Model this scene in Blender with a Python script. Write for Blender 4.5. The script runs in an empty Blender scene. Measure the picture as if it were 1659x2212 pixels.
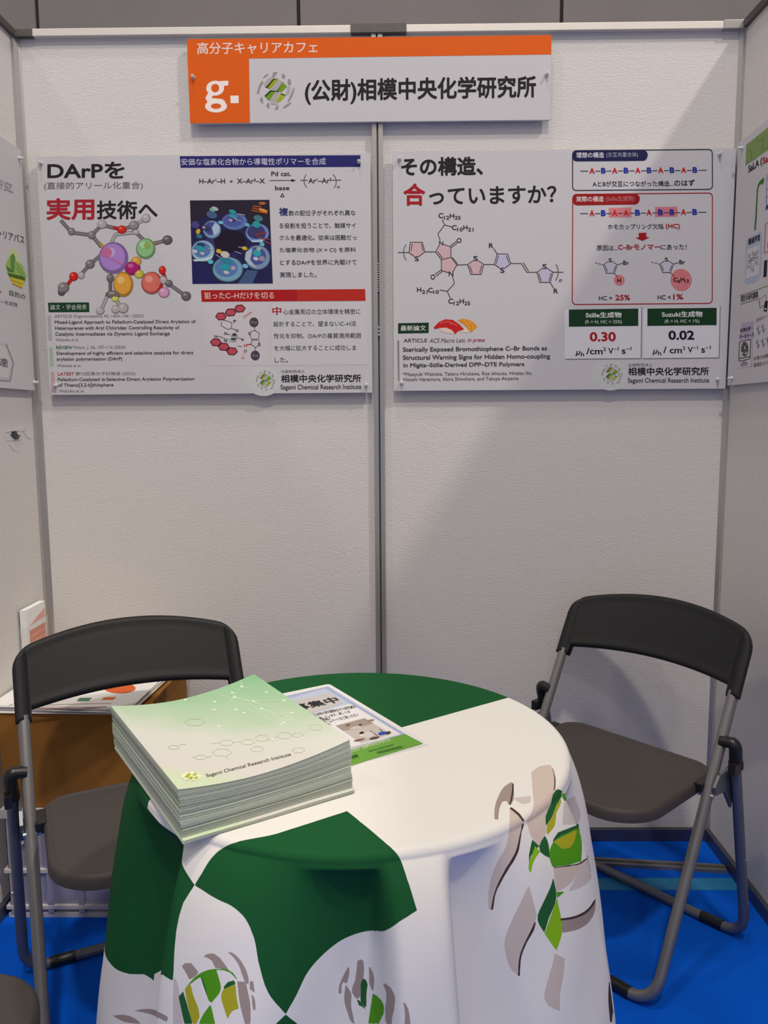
import bpy, math, random
import numpy as np
from mathutils import Vector, Matrix
from mathutils.bvhtree import BVHTree
random.seed(4)
SC = bpy.context.scene
COL = SC.collection

# ------------------------------------------------------------------ camera, world, lights, exposure
F_PX, PITCH, YAW, ROLL = 1695.1, 0.120088, -0.009491, -0.006666
CAM = Vector((0.02776, 0.0, 1.15486))
D, H, HW = 2.0395, 2.097, 0.891          # back wall distance, panel height, half width of the booth
cp, sp = math.cos(PITCH), math.sin(PITCH)
FW = Vector((math.sin(YAW)*cp, math.cos(YAW)*cp, -sp))
_r = Vector((math.cos(YAW), -math.sin(YAW), 0)); _u = _r.cross(FW)
RT = _r*math.cos(ROLL) + _u*math.sin(ROLL); UP = -_r*math.sin(ROLL) + _u*math.cos(ROLL)
cd = bpy.data.cameras.new('camera'); cam = bpy.data.objects.new('camera', cd); COL.objects.link(cam)
cd.sensor_fit = 'HORIZONTAL'; cd.sensor_width = 36.0; cd.lens = 36.0*F_PX/1659.0; cd.clip_start = .02
cam.matrix_world = Matrix(((RT.x, UP.x, -FW.x, CAM.x), (RT.y, UP.y, -FW.y, CAM.y), (RT.z, UP.z, -FW.z, CAM.z), (0, 0, 0, 1)))
SC.camera = cam
SC.view_settings.view_transform = 'Standard'; SC.view_settings.look = 'None'
SC.view_settings.exposure = -1.3; SC.view_settings.gamma = 1.0; SC.view_settings.use_curve_mapping = False

w = bpy.data.worlds.new('hall_ambient'); SC.world = w; w.use_nodes = True
# the surrounding hall: pale lit ceiling above, dimmer towards the far stands
_n = w.node_tree; _bg = _n.nodes['Background']; _tc = _n.nodes.new('ShaderNodeTexCoord'); _sx = _n.nodes.new('ShaderNodeSeparateXYZ'); _rp = _n.nodes.new('ShaderNodeValToRGB')
_n.links.new(_tc.outputs['Generated'], _sx.inputs[0]); _n.links.new(_sx.outputs['Z'], _rp.inputs[0]); _n.links.new(_rp.outputs[0], _bg.inputs['Color'])
_rp.color_ramp.elements[0].position = .0; _rp.color_ramp.elements[0].color = (.68, .66, .68, 1); _rp.color_ramp.elements[1].position = .6; _rp.color_ramp.elements[1].color = (1, .96, .92, 1)
_bg.inputs['Strength'].default_value = 1.05

def lamp(name, loc, power, size, target=(0, 1.6, .8), col=(1, .91, .80)):
    l = bpy.data.lights.new(name, 'AREA'); l.energy = power; l.shape = 'DISK'; l.size = size; l.color = col
    o = bpy.data.objects.new(name, l); COL.objects.link(o); o.location = loc
    o.rotation_euler = (Vector(target)-Vector(loc)).to_track_quat('-Z', 'Y').to_euler()
    return o
lamp('high_bay_light', (0.3, -2.2, 7.4), 430, .4)
lamp('high_bay_light', (4.2, -1.0, 7.4), 620, .4)
lamp('high_bay_light', (-4.6, -1.0, 8.0), 190, .5)
lamp('high_bay_light', (-0.6, 0.2, 8.0), 235, .5)
lamp('high_bay_light', (0.6, -6.5, 7.6), 130, .6)

# ------------------------------------------------------------------ helpers
def lin(c):
    return tuple(((v/255)/12.92 if v/255 <= .04045 else ((v/255+.055)/1.055)**2.4) for v in c)

MATS = {}
def mat(name, rgb, rough=.6, metal=0.0, spec=.5, bump=None, vary=0.0, scale=40, **kw):
    """procedural principled material; rgb is the sRGB colour of the thing itself"""
    if name in MATS: return MATS[name]
    m = bpy.data.materials.new(name); m.use_nodes = True
    nt = m.node_tree; b = nt.nodes['Principled BSDF']
    c = lin(rgb)
    b.inputs['Base Color'].default_value = (*c, 1); b.inputs['Roughness'].default_value = rough
    b.inputs['Metallic'].default_value = metal; b.inputs['Specular IOR Level'].default_value = spec
    for k, v in kw.items(): b.inputs[k.replace('_', ' ')].default_value = v
    if vary or bump:
        tc = nt.nodes.new('ShaderNodeTexCoord'); mp = nt.nodes.new('ShaderNodeMapping')
        nt.links.new(tc.outputs['Object'], mp.inputs['Vector'])
        n = nt.nodes.new('ShaderNodeTexNoise'); n.inputs['Scale'].default_value = scale; n.inputs['Detail'].default_value = 3
        nt.links.new(mp.outputs[0], n.inputs['Vector'])
        if vary:
            mx = nt.nodes.new('ShaderNodeMix'); mx.data_type = 'RGBA'
            mx.inputs[6].default_value = (*[v*(1-vary) for v in c], 1); mx.inputs[7].default_value = (*[min(1, v*(1+vary)) for v in c], 1)
            nt.links.new(n.outputs[0], mx.inputs[0]); nt.links.new(mx.outputs[2], b.inputs['Base Color'])
        if bump:
            n2 = nt.nodes.new('ShaderNodeTexNoise'); n2.inputs['Scale'].default_value = bump[0]; n2.inputs['Detail'].default_value = 2
            mp2 = nt.nodes.new('ShaderNodeMapping'); mp2.inputs['Scale'].default_value = bump[2] if len(bump) > 2 else (1, 1, 1)
            nt.links.new(tc.outputs['Object'], mp2.inputs['Vector']); nt.links.new(mp2.outputs[0], n2.inputs['Vector'])
            bp = nt.nodes.new('ShaderNodeBump'); bp.inputs['Strength'].default_value = bump[1]; bp.inputs['Distance'].default_value = .002
            nt.links.new(n2.outputs[0], bp.inputs['Height']); nt.links.new(bp.outputs[0], b.inputs['Normal'])
    MATS[name] = m
    return m

def ink(rgb):
    return mat('ink_%d_%d_%d' % tuple(rgb), rgb, .55, spec=.15)

class MB:
    def __init__(s): s.v = []; s.f = []; s.m = []; s.sm = []; s.mats = []
    def mi(s, m):
        if m not in s.mats: s.mats.append(m)
        return s.mats.index(m)
    def add(s, verts, faces, m, smooth=False):
        o = len(s.v); k = s.mi(m)
        s.v += [tuple(p) for p in verts]
        for f in faces: s.f.append([i+o for i in f]); s.m.append(k); s.sm.append(smooth)
    def box(s, x0, x1, y0, y1, z0, z1, m, M=None):
        P = [(x, y, z) for z in (z0, z1) for y in (y0, y1) for x in (x0, x1)]
        if M is not None: P = [M @ Vector(p) for p in P]
        s.add(P, [(0, 2, 3, 1), (4, 5, 7, 6), (0, 1, 5, 4), (2, 6, 7, 3), (0, 4, 6, 2), (1, 3, 7, 5)], m)
    def tube(s, path, r, m, n=14, cap=True):
        P = [Vector(p) for p in path]; rings = []
        t0 = (P[1]-P[0]).normalized(); nx = t0.orthogonal().normalized()
        for i, p in enumerate(P):
            t = (P[min(i+1, len(P)-1)]-P[max(i-1, 0)]).normalized()
            nx = (nx - t*nx.dot(t)).normalized(); ny = t.cross(nx)
            rr = r[i] if isinstance(r, (list, tuple)) else r
            rings.append([p+(nx*math.cos(a)+ny*math.sin(a))*rr for a in [2*math.pi*k/n for k in range(n)]])
        V = [q for R_ in rings for q in R_]; Fc = []
        for i in range(len(P)-1):
            for k in range(n): Fc.append((i*n+k, i*n+(k+1) % n, (i+1)*n+(k+1) % n, (i+1)*n+k))
        s.add(V, Fc, m, True)
        if cap:
            s.add(rings[0], [tuple(reversed(range(n)))], m); s.add(rings[-1], [tuple(range(n))], m)
    def prism(s, pts, off, m, smooth=False):
        """polygon pts (3D) extruded by vector off"""
        n = len(pts); A = [Vector(p) for p in pts]; B = [p+Vector(off) for p in A]
        s.add(A+B, [tuple(reversed(range(n))), tuple(range(n, 2*n))], m)
        s.add(A+B, [(i, (i+1) % n, n+(i+1) % n, n+i) for i in range(n)], m, smooth)
    def build(s, name, parent=None, bevel=0.0, kind=None):
        me = bpy.data.meshes.new(name); me.from_pydata(s.v, [], s.f)
        for m in s.mats: me.materials.append(m)
        me.polygons.foreach_set('material_index', s.m); me.polygons.foreach_set('use_smooth', s.sm); me.update()
        o = bpy.data.objects.new(name, me); COL.objects.link(o)
        if parent: o.parent = parent
        if bevel:
            b = o.modifiers.new('bevel', 'BEVEL'); b.width = bevel; b.segments = 2; b.limit_method = 'ANGLE'; b.angle_limit = .7
        if kind: o['kind'] = kind
        return o

def fillet(path, r, n=8):
    P = [Vector(p) for p in path]; out = [P[0]]
    for i in range(1, len(P)-1):
        a = (P[i-1]-P[i]); b = (P[i+1]-P[i]); la, lb = a.length, b.length
        a.normalize(); b.normalize(); ang = a.angle(b)
        d = min(r/math.tan(ang/2), la*.49, lb*.49)
        p0 = P[i]+a*d; p2 = P[i]+b*d
        for k in range(n+1):
            t = k/n; out.append(p0*(1-t)**2+P[i]*2*t*(1-t)+p2*t*t)
    out.append(P[-1]); return out

def thing(name, label, cat, loc=(0, 0, 0), rz=0.0, group=None):
    o = bpy.data.objects.new(name, None); COL.objects.link(o); o.empty_display_size = .05
    o.location = loc; o.rotation_euler = (0, 0, rz); o['label'] = label; o['category'] = cat
    if group: o['group'] = group
    return o
def tag(o, label, cat, group=None, kind=None):
    o['label'] = label; o['category'] = cat
    if group: o['group'] = group
    if kind: o['kind'] = kind
    return o

def ray(px, py):
    return FW + RT*((px-829.5)/F_PX) - UP*((py-1106)/F_PX)
def hit(px, py, x=None, y=None, z=None):
    d = ray(px, py)
    t = (x-CAM.x)/d.x if x is not None else ((y-CAM.y)/d.y if y is not None else (z-CAM.z)/d.z)
    return CAM + d*t

def homog(src, dst):
    A = []
    for (x, y), (u, v) in zip(src, dst):
        A.append([x, y, 1, 0, 0, 0, -u*x, -u*y, -u]); A.append([0, 0, 0, x, y, 1, -v*x, -v*y, -v])
    h = np.linalg.svd(np.array(A, float))[2][-1]; return h.reshape(3, 3)

# ------------------------------------------------------------------ flat printing on a surface
_txt = {}
def glyphs(s, bold=0.0, italic=0.0):
    k = (s, bold, italic)
    if k not in _txt:
        c = bpy.data.curves.new('lettering', 'FONT'); c.body = s; c.shear = italic; c.resolution_u = 4
        o = bpy.data.objects.new('lettering', c); COL.objects.link(o)
        ev = o.evaluated_get(bpy.context.evaluated_depsgraph_get()); me = ev.to_mesh()
        V = np.array([(v.co.x, v.co.y) for v in me.vertices]); Fc = [tuple(p.vertices) for p in me.polygons]
        ev.to_mesh_clear(); bpy.data.objects.remove(o); bpy.data.curves.remove(c)
        n0 = len(V)
        if bold:                     # heavier weight: a thin stroke along every outline edge
            cnt = {}
            for f in Fc:
                for i, j in zip(f, f[1:]+f[:1]): cnt[(min(i, j), max(i, j))] = cnt.get((min(i, j), max(i, j)), 0)+1
            ext = []
            for (i, j), n in cnt.items():
                if n > 1: continue
                a, b = V[i], V[j]; e = b-a; l = math.hypot(*e)
                if l < 1e-9: continue
                e = e/l*bold; m = np.array((-e[1], e[0])); q = len(V)+len(ext); ext += [a-e*.5+m, b+e*.5+m, b+e*.5-m, a-e*.5-m]; Fc.append((q, q+1, q+2, q+3))
            if ext: V = np.concatenate([V, np.array(ext)])
        _txt[k] = (V, Fc, n0)
    return _txt[k]

class Print:
    """collects printed shapes given in the frame of the print (2D), mapped to 3D by fn(x, y, height)"""
    def __init__(s, fn, xf=None): s.fn = fn; s.mb = MB(); s.xf = xf or (lambda x, y: (x, y)); s.lift = .0003
    def sub(s, ox, oy, k):                      # use coordinates of an enlarged detail
        s.xf = lambda x, y: (ox+x/k, oy+y/k); return s
    def P(s, x, y, L): return s.fn(*s.xf(x, y), s.lift+.00012*L)
    def poly(s, pts, rgb, L=1):
        L_ = L+.5*random.random()
        s.mb.add([s.P(x, y, L_) for x, y in pts], [tuple(range(len(pts)))], ink(rgb))
    def rect(s, x0, y0, x1, y1, rgb, L=1, dy=0):
        s.poly([(x0, y0), (x1, y0+dy), (x1, y1+dy), (x0, y1)], rgb, L)
    def ell(s, cx, cy, rx, ry, rgb, L=1, n=28, rot=0):
        c, q = math.cos(rot), math.sin(rot)
        s.poly([(cx+rx*math.cos(a)*c-ry*math.sin(a)*q, cy+rx*math.cos(a)*q+ry*math.sin(a)*c) for a in [2*math.pi*k/n for k in range(n)]], rgb, L)
    def line(s, pts, wd, rgb, L=2):
        for (x0, y0), (x1, y1) in zip(pts[:-1], pts[1:]):
            l = math.hypot(x1-x0, y1-y0) or 1; nx, ny = -(y1-y0)/l*wd/2, (x1-x0)/l*wd/2
            ex, ey = (x1-x0)/l*wd*.3, (y1-y0)/l*wd*.3
            s.poly([(x0-ex+nx, y0-ey+ny), (x1+ex+nx, y1+ey+ny), (x1+ex-nx, y1+ey-ny), (x0-ex-nx, y0-ey-ny)], rgb, L)
    def lines(s, segs, wd, rgb, L=2):
        for g in segs: s.line(g, wd, rgb, L)
    def ring(s, cx, cy, rx, ry, wd, rgb, L=2, n=28):
        s.line([(cx+rx*math.cos(2*math.pi*k/n), cy+ry*math.sin(2*math.pi*k/n)) for k in range(n+1)], wd, rgb, L)
    def text(s, t, x0, x1, y0, y1, rgb, bold=0.0, italic=0.0, dy=0.0, L=3, skew=None):
        """lettering fitted to the box x0..x1, y0..y1; the right end is shifted by dy"""
        V, Fc, n0 = glyphs(t, bold, italic)
        lo, hi = V.min(0), V.max(0); sz = np.maximum(hi-lo, 1e-6); kx = skew or 0
        pts = []
        for q in V:
            a, b = (q-lo)/sz
            pts.append((x0+(x1-x0)*a+kx*b, y1+(y0-y1)*b+dy*a))
        nq = (len(V)-n0)//4; lf = [L]*n0+[v for k in range(nq) for v in [L+.1+.5*random.random()]*4]
        s.mb.add([s.P(x, y, l_) for (x, y), l_ in zip(pts, lf)], Fc, ink(rgb))
    def frame(s, q, r, wd, rgb, L=2):
        out = []
        for i in range(4):
            p, a, b = Vector(q[i]), Vector(q[i-1]), Vector(q[(i+1) % 4])
            p0 = p+(a-p).normalized()*r; p2 = p+(b-p).normalized()*r
            for k in range(7):
                t = k/6; v = p0*(1-t)**2+p*2*t*(1-t)+p2*t*t; out.append((v.x, v.y))
        s.line(out+[out[0]], wd, rgb, L); return out
    def build(s, name, parent): return s.mb.build(name, parent)

def emblem(p, cx, cy, r, L=2):
    """the institute's round emblem: grey strokes round a green check"""
    def g(pts, rgb, l=0): p.poly([(cx+(x-755)/565*r, cy+(y-795)/565*r) for x, y in pts], rgb, L+l)
    G = (150, 144, 146); G2 = (172, 168, 164)
    for q in ([(375, 430), (440, 330), (560, 290), (520, 340), (400, 420)], [(930, 400), (955, 275), (1055, 340), (1010, 440)],
              [(1110, 560), (1130, 430), (1200, 470), (1215, 590), (1160, 640)], [(200, 870), (260, 640), (360, 470), (400, 560), (310, 700), (270, 880)],
              [(290, 1050), (350, 960), (390, 1060), (385, 1175), (330, 1130)], [(480, 1250), (520, 1140), (580, 1160), (570, 1320)],
              [(730, 1350), (760, 1270), (850, 1210), (840, 1340)], [(960, 1300), (1080, 1190), (1220, 1120), (1200, 1180), (1060, 1290)],
              [(1110, 1100), (1180, 950), (1290, 690), (1315, 740), (1250, 960), (1150, 1120)], [(640, 390), (690, 240), (820, 235), (720, 390)]): g(q, G)
    for q in ([(440, 640), (420, 560), (560, 400), (640, 400), (690, 430), (560, 600)], [(1100, 690), (1170, 640), (1200, 760), (1140, 900), (1060, 920)],
              [(600, 1130), (760, 1120), (840, 1120), (800, 1210), (640, 1200)], [(640, 740), (850, 450), (960, 530), (780, 790)], [(580, 1080), (760, 820), (880, 850), (740, 1090)]): g(q, G2)
    g([(435, 670), (500, 650), (690, 430), (860, 430), (800, 440), (720, 470), (540, 720)], (40, 62, 18), 1)
    g([(520, 700), (720, 460), (840, 440), (600, 740)], (150, 165, 30), 2)
    g([(600, 770), (780, 800), (870, 690), (970, 540), (1000, 545), (840, 830), (740, 820)], (45, 85, 40), 1)
    g([(820, 810), (980, 550), (1100, 660), (930, 820)], (112, 155, 22), 2)
    g([(430, 940), (600, 770), (760, 800), (560, 900), (470, 980)], (30, 62, 32), 1)
    g([(470, 970), (620, 820), (740, 820), (560, 1090)], (105, 150, 30), 2)
    g([(770, 1080), (900, 890), (1050, 930), (900, 1100), (840, 1120)], (160, 172, 30), 2)
    g([(880, 870), (940, 870), (1060, 920), (1040, 940), (930, 905)], (28, 66, 36), 3)

def pin(parent, p, n):
    b = MB(); n = Vector(n); p = Vector(p)
    b.tube([p-n*.016, p+n*.002], .0012, M_steel, 8)
    b.tube([p+n*.0006, p+n*.003, p+n*.006, p+n*.011, p+n*.012], [.0052, .0046, .0026, .0036, .0022], M_clear, 14)
    b.build('push_pin', parent)

# ------------------------------------------------------------------ materials
M_wall = mat('white_embossed_panel', (214, 210, 207), .75, spec=.2, bump=(190, .55, (1, 1, 3.2)))
M_alu = mat('anodised_aluminium', (182, 179, 176), .34, .65, vary=.05, scale=30)
M_aluw = mat('pale_aluminium_beam', (222, 216, 208), .45, .25)
M_dark = mat('dark_steel_connector', (92, 88, 84), .55, .4, vary=.2, scale=60)
M_steel = mat('bright_steel', (200, 200, 202), .25, .9)
M_clear = mat('clear_plastic', (215, 215, 218), .08, spec=.8, Alpha=.75)
M_board = mat('white_foam_board', (198, 196, 199), .5, spec=.3)
M_boarde = mat('board_edge', (196, 198, 206), .6)
M_tube = mat('grey_enamelled_tube', (132, 130, 130), .34, .55, vary=.04)
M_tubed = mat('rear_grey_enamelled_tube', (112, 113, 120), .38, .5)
M_plastic = mat('charcoal_plastic', (28, 28, 30), .55, spec=.3, bump=(900, .12))
M_seat = mat('taupe_plastic', (70, 65, 63), .55, spec=.3, bump=(900, .15))
M_black = mat('black_plastic', (26, 26, 28), .35, spec=.5)
M_paper = mat('white_paper', (232, 231, 229), .6, spec=.25)
M_pages = mat('page_edges', (190, 191, 188), .75, spec=.1, bump=(700, .3, (1, 1, 6)))

# ------------------------------------------------------------------ setting: floor, hall wall, booth walls, frame
b = MB(); b.box(-14, 14, -10, 9.2, -.05, 0, mat('blue_needle_carpet', (2, 86, 204), .95, spec=.1, bump=(420, .5), vary=.16, scale=9)); b.build('floor', kind='structure')

def concrete():
    m = mat('hall_concrete', (158, 149, 140), .85, spec=.15, vary=.12, scale=1.3, bump=(26, .3))
    return m
b = MB()
for k in range(-4, 5):
    x0 = -.94+2.82*k; b.box(x0+.02, x0+2.80, 9.0, 9.3, 0, 8.5, concrete())
b.box(-14, 14, 9.03, 9.3, 0, 8.5, mat('concrete_joint', (62, 58, 56), .9)); b.build('wall_hall', kind='structure')

T = .008
for nm, x0, x1 in (('wall_back_left', -HW-.02, -.002), ('wall_back_right', .002, HW+.02)):
    b = MB(); b.box(x0, x1, D, D+T, .03, H-.012, M_wall); b.build(nm, kind='structure')
for nm, sx in (('wall_left', -1), ('wall_right', 1)):
    xa, xb = sorted((sx*HW, sx*(HW+T)))
    b = MB(); b.box(xa, xb, .02, D, .03, H-.012, M_wall); b.build(nm, kind='structure')

def post(nm, x, y, wdt, dep):
    b = MB(); h = H-.004
    if nm == 'trim_1':      # middle post with a dark groove down its face
        b.box(x-wdt/2, x-.0022, y-dep, y+.02, 0, h, M_alu); b.box(x+.0022, x+wdt/2, y-dep, y+.02, 0, h, M_alu)
        b.box(x-.0024, x+.0024, y-dep+.006, y+.02, 0, h, M_dark)
        for k in range(12): b.box(x-.002, x+.002, y-dep+.001, y-dep+.007, 1.47+.006*k, 1.473+.006*k, M_alu)
        for k in range(3): b.box(x-.003, x+.003, y-dep-.001, y-dep+.006, 1.36+.009*k, 1.366+.009*k, M_steel)
    else:
        s = 1 if x < 0 else -1; wx, wy = (.012, .014) if x < 0 else (.008, .007)
        pts = [(x-s*.012, y+.014, 0), (x-s*.012, y-wy-.006, 0), (x+s*.001, y-wy-.006, 0), (x+s*.004, y-wy, 0), (x+s*wx, y-.004, 0), (x+s*(wx+.004), y-.001, 0), (x+s*(wx+.004), y+.014, 0)]
        b.prism(pts, (0, 0, h), M_alu)
    return b.build(nm, kind='structure')
post('trim_1', -.0015, D, .027, .012); post('trim_2', -HW, D, 0, 0); post('trim_3', HW, D, 0, 0)

# beams along the top, with the dark connector pieces at the posts
def rail(nm, parts):
    b = MB()
    for q in parts: b.box(*q)
    return b.build(nm, kind='structure', bevel=.001)
rail('trim_4', [(-HW+.052, -.064, D-.014, D+.022, H-.016, H+.001, M_aluw)])
rail('trim_5', [(.070, HW-.055, D-.014, D+.022, H-.016, H+.001, M_aluw)])
rail('trim_6', [(-.064, .070, D-.017, D+.024, H-.018, H+.004, M_dark)])
rail('trim_7', [(-HW-.014, -HW+.052, D-.015, D+.022, H-.017, H+.001, M_dark)])
rail('trim_8', [(HW-.055, HW+.012, D-.016, D+.022, H-.017, H+.003, M_alu)])
rail('trim_9', [(-HW-.020, -HW+.010, .02, D-.017, H-.016, H+.001, M_dark)])
rail('trim_10', [(HW-.010, HW+.020, .02, D-.017, H-.016, H+.001, M_dark)])
M_chan = mat('dark_floor_channel', (84, 88, 104), .35, .6)
rail('baseboard_back', [(-HW, HW, D-.013, D+.02, 0, .034, M_chan)])
rail('baseboard_left', [(-HW-.02, -HW+.012, .02, D-.013, 0, .034, M_chan)])
rail('baseboard_right', [(HW-.012, HW+.02, .02, D-.013, 0, .034, M_chan)])

# floor strip and tape in the back right corner
b = MB(); A0, A1 = Vector((.30, 1.950, 0)), Vector((.875, 1.887, 0)); dv = (A1-A0).normalized(); nv = Vector((-dv.y, dv.x, 0))*.014
b.prism([A0-nv, A1-nv, A1+nv, A0+nv], (0, 0, .009), M_tube)
b.prism([A0-nv*.25, A1-nv*.25, A1+nv*.25, A0+nv*.25], (0, 0, .011), M_dark)
o = b.build('floor_strip'); tag(o, 'flat grey metal strip lying on the blue carpet before the back wall', 'strip')
b = MB(); b.box(.25, .877, 1.803, 1.853, 0, .0012, mat('teal_carpet_tape', (28, 120, 170), .5, vary=.08)); o = b.build('carpet_tape')
tag(o, 'pale teal tape strip stuck across the blue carpet under the right chair', 'tape')

# ------------------------------------------------------------------ boards on the back wall
def board(name, label, cat, quad, x0, x1, z0, z1, yf=D-.020, th=.008):
    t = thing(name, label, cat, ((x0+x1)/2, yf+th/2, z0))
    t0 = t.location.copy()
    b = MB(); b.box(x0-t0.x, x1-t0.x, yf-t0.y, yf+th-t0.y, 0, z1-z0, M_boarde)
    b.add([(x0-t0.x, yf-t0.y-.0002, 0), (x1-t0.x, yf-t0.y-.0002, 0), (x1-t0.x, yf-t0.y-.0002, z1-z0), (x0-t0.x, yf-t0.y-.0002, z1-z0)], [(0, 1, 2, 3)], M_board)
    b.build('board', t)
    Hm = homog(quad, [(x0, z1), (x1, z1), (x1, z0), (x0, z0)])
    def fn(px, py, lift):
        q = Hm @ np.array([px, py, 1]); return (q[0]/q[2]-t0.x, yf-t0.y-lift, q[1]/q[2]-t0.z)
    def pins(pts):
        for p in pts: pin(t, Vector(fn(*p, .0)), (0, -1, 0))
    return t, fn, pins

WHITE = (226, 222, 222); BLK = (38, 36, 38); RED = (160, 30, 38); GRN = (24, 62, 38); NAVY = (34, 38, 92)

# --- name banner
t, fn, pins = board('name_sign', 'long orange and white name board with black lettering at top of the back wall', 'sign',
                    [(405, 86), (1191, 77), (1187, 260), (412, 266)], -.460, .420, 1.873, 2.067)
OR = (222, 94, 20)
p = Print(fn); p.poly([(404.6, 86), (1191, 77), (1190.5, 119), (537, 127.5), (539.5, 264.9), (412, 266)][:4]+[(405.6, 129)], OR)
p.poly([(405.6, 129), (537, 127.5), (539.5, 264.8), (412, 266)], OR); p.build('orange_band', t)
p = Print(fn); p.text('高分子キャリアカフェ', 426, 684, 93, 119, (240, 214, 206), .012, dy=-3); p.build('heading_text', t)
p = Print(fn)
p.text('(公財)相模中央化学研究所', 657, 1157, 172, 227, (36, 33, 33), .026, dy=-8); p.build('name_text', t)
p = Print(fn); CR = (244, 232, 226)
def ringpoly(p, cx, cy, rx, ry, ix, iy, rgb, n=30):
    for k in range(n):
        a, c = 2*math.pi*k/n, 2*math.pi*(k+1)/n
        p.poly([(cx+rx*math.cos(a), cy+ry*math.sin(a)), (cx+rx*math.cos(c), cy+ry*math.sin(c)), (cx+ix*math.cos(c), cy+iy*math.sin(c)), (cx+ix*math.cos(a), cy+iy*math.sin(a))], rgb, 3)
ringpoly(p, 465, 191, 19, 16, 8.5, 9, CR); ringpoly(p, 467, 229.5, 23.5, 13.5, 11, 5.8, CR)
p.poly([(473, 176), (493, 175), (493, 185), (480, 187)], CR, 3); p.poly([(450, 201), (462, 206), (457, 211), (462, 216), (449, 221), (444, 212)], CR, 3)
p.poly([(457, 212), (480, 214), (488, 221), (470, 223), (452, 220)], CR, 3)
p.poly([(497.5, 207), (515, 206.8), (515.3, 223), (498, 223.2)], CR, 3); p.build('letter_mark', t)
p = Print(fn); emblem(p, 594, 197, 41); p.build('emblem', t)
pins([(418, 168), (1180, 163)])

# --- left poster
t, fn, pins = board('research_poster', 'left poster on the back wall with a ball-and-stick molecule and dark blue picture', 'poster',
                    [(78, 337), (805, 333), (797, 850), (108, 851)], -.843, -.0195, 1.2175, 1.799)
t['group'] = 'research posters on the booth walls'
p = Print(fn)
p.text('DArPを', 102, 270, 349, 386, BLK, .022); p.text('(直接的アリール化重合)', 95, 309, 393, 411, (96, 94, 96))
p.text('実用', 100, 204, 428, 476, (168, 36, 46), .026); p.text('技術へ', 209, 341, 434, 475, BLK, .022); p.build('title_text', t)
# molecule
p = Print(fn).sub(80, 320, 4.366)
def stick(a, b_, c=(128, 124, 126), wd=34):
    p.line([a, b_], wd, tuple(int(v*.72) for v in c), 2); p.line([a, b_], wd*.55, c, 3)
def ball(x, y, rx, ry, c, L=4):
    p.ell(x, y, rx, ry, tuple(int(v*.74) for v in c), L); p.ell(x-rx*.06, y-ry*.06, rx*.84, ry*.84, c, L+1)
    p.ell(x-rx*.25, y-ry*.35, rx*.36, ry*.3, tuple(min(255, int(v+(255-v)*.3)) for v in c), L+2)
GY = (128, 124, 126); LG = (176, 170, 172)
for a, b_, c in (((230, 690), (325, 800), GY), ((325, 800), (515, 825), GY), ((515, 825), (610, 730), GY), ((610, 730), (720, 755), GY), ((720, 755), (800, 775), (190, 40, 34)), ((800, 775), (915, 735), GY),
                 ((915, 735), (1030, 670), LG), ((740, 820), (930, 800), LG), ((930, 800), (1025, 890), GY), ((1110, 905), (1230, 875), GY), ((1040, 910), (1130, 903), (200, 50, 40)),
                 ((515, 825), (600, 930), GY), ((590, 905), (630, 950), (214, 160, 40)), ((740, 820), (700, 900), LG), ((620, 1000), (500, 1100), GY), ((500, 1100), (400, 1210), GY), ((345, 1215), (280, 1300), (205, 40, 32)), ((280, 1300), (230, 1360), GY),
                 ((800, 1110), (900, 1140), (200, 150, 60)), ((690, 1220), (690, 1385), (110, 104, 104)), ((1180, 1165), (1210, 1250), (190, 40, 34)), ((1200, 1260), (1400, 1405), GY), ((660, 1400), (600, 1540), LG), ((735, 1420), (790, 1510), LG), ((960, 1190), (1080, 1240), (170, 150, 60))): stick(a, b_, c)
for x, y, rx, ry, c in ((325, 790, 34, 36, GY), (515, 825, 38, 38, GY), (615, 725, 46, 40, LG), (800, 775, 44, 40, (208, 40, 30)), (915, 735, 48, 44, (140, 134, 136)), (1030, 668, 42, 42, LG), (935, 800, 30, 26, LG), (1230, 875, 48, 44, (96, 92, 94)),
                        (1025, 955, 92, 98, (140, 190, 130)), (720, 1042, 140, 150, (168, 132, 200)), (500, 1100, 44, 42, (120, 114, 120)), (415, 1205, 34, 34, LG), (345, 1215, 42, 42, (208, 36, 28)), (250, 1320, 54, 50, GY), (232, 1360, 36, 36, (92, 88, 92)),
                        (935, 1075, 50, 44, (214, 160, 60)), (900, 1140, 74, 66, (170, 28, 110)), (960, 1195, 44, 42, (196, 186, 70)), (690, 1232, 36, 40, (110, 104, 108)), (812, 1292, 94, 118, (222, 160, 62)), (720, 1385, 78, 36, (118, 108, 102)),
                        (1080, 1280, 100, 106, (214, 110, 96)), (1140, 1310, 46, 46, (170, 40, 34)), (1180, 1160, 34, 40, (205, 34, 28)), (1190, 1255, 36, 40, LG), (1240, 1285, 36, 34, (108, 104, 108)), (1195, 1370, 54, 50, (206, 150, 190)), (1402, 1405, 46, 44, (104, 100, 104)),
                        (735, 1425, 34, 30, (200, 206, 90)), (595, 1540, 40, 34, LG), (740, 1525, 42, 40, LG), (810, 1515, 50, 48, LG)): ball(x, y, rx, ry, c)
p.ell(655, 990, 52, 48, (190, 110, 150), 8); p.ell(1040, 925, 32, 30, (150, 170, 90), 8); p.line([(690, 1040), (810, 1100)], 20, (190, 120, 180), 9)
p.build('molecule_figure', t)
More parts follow.
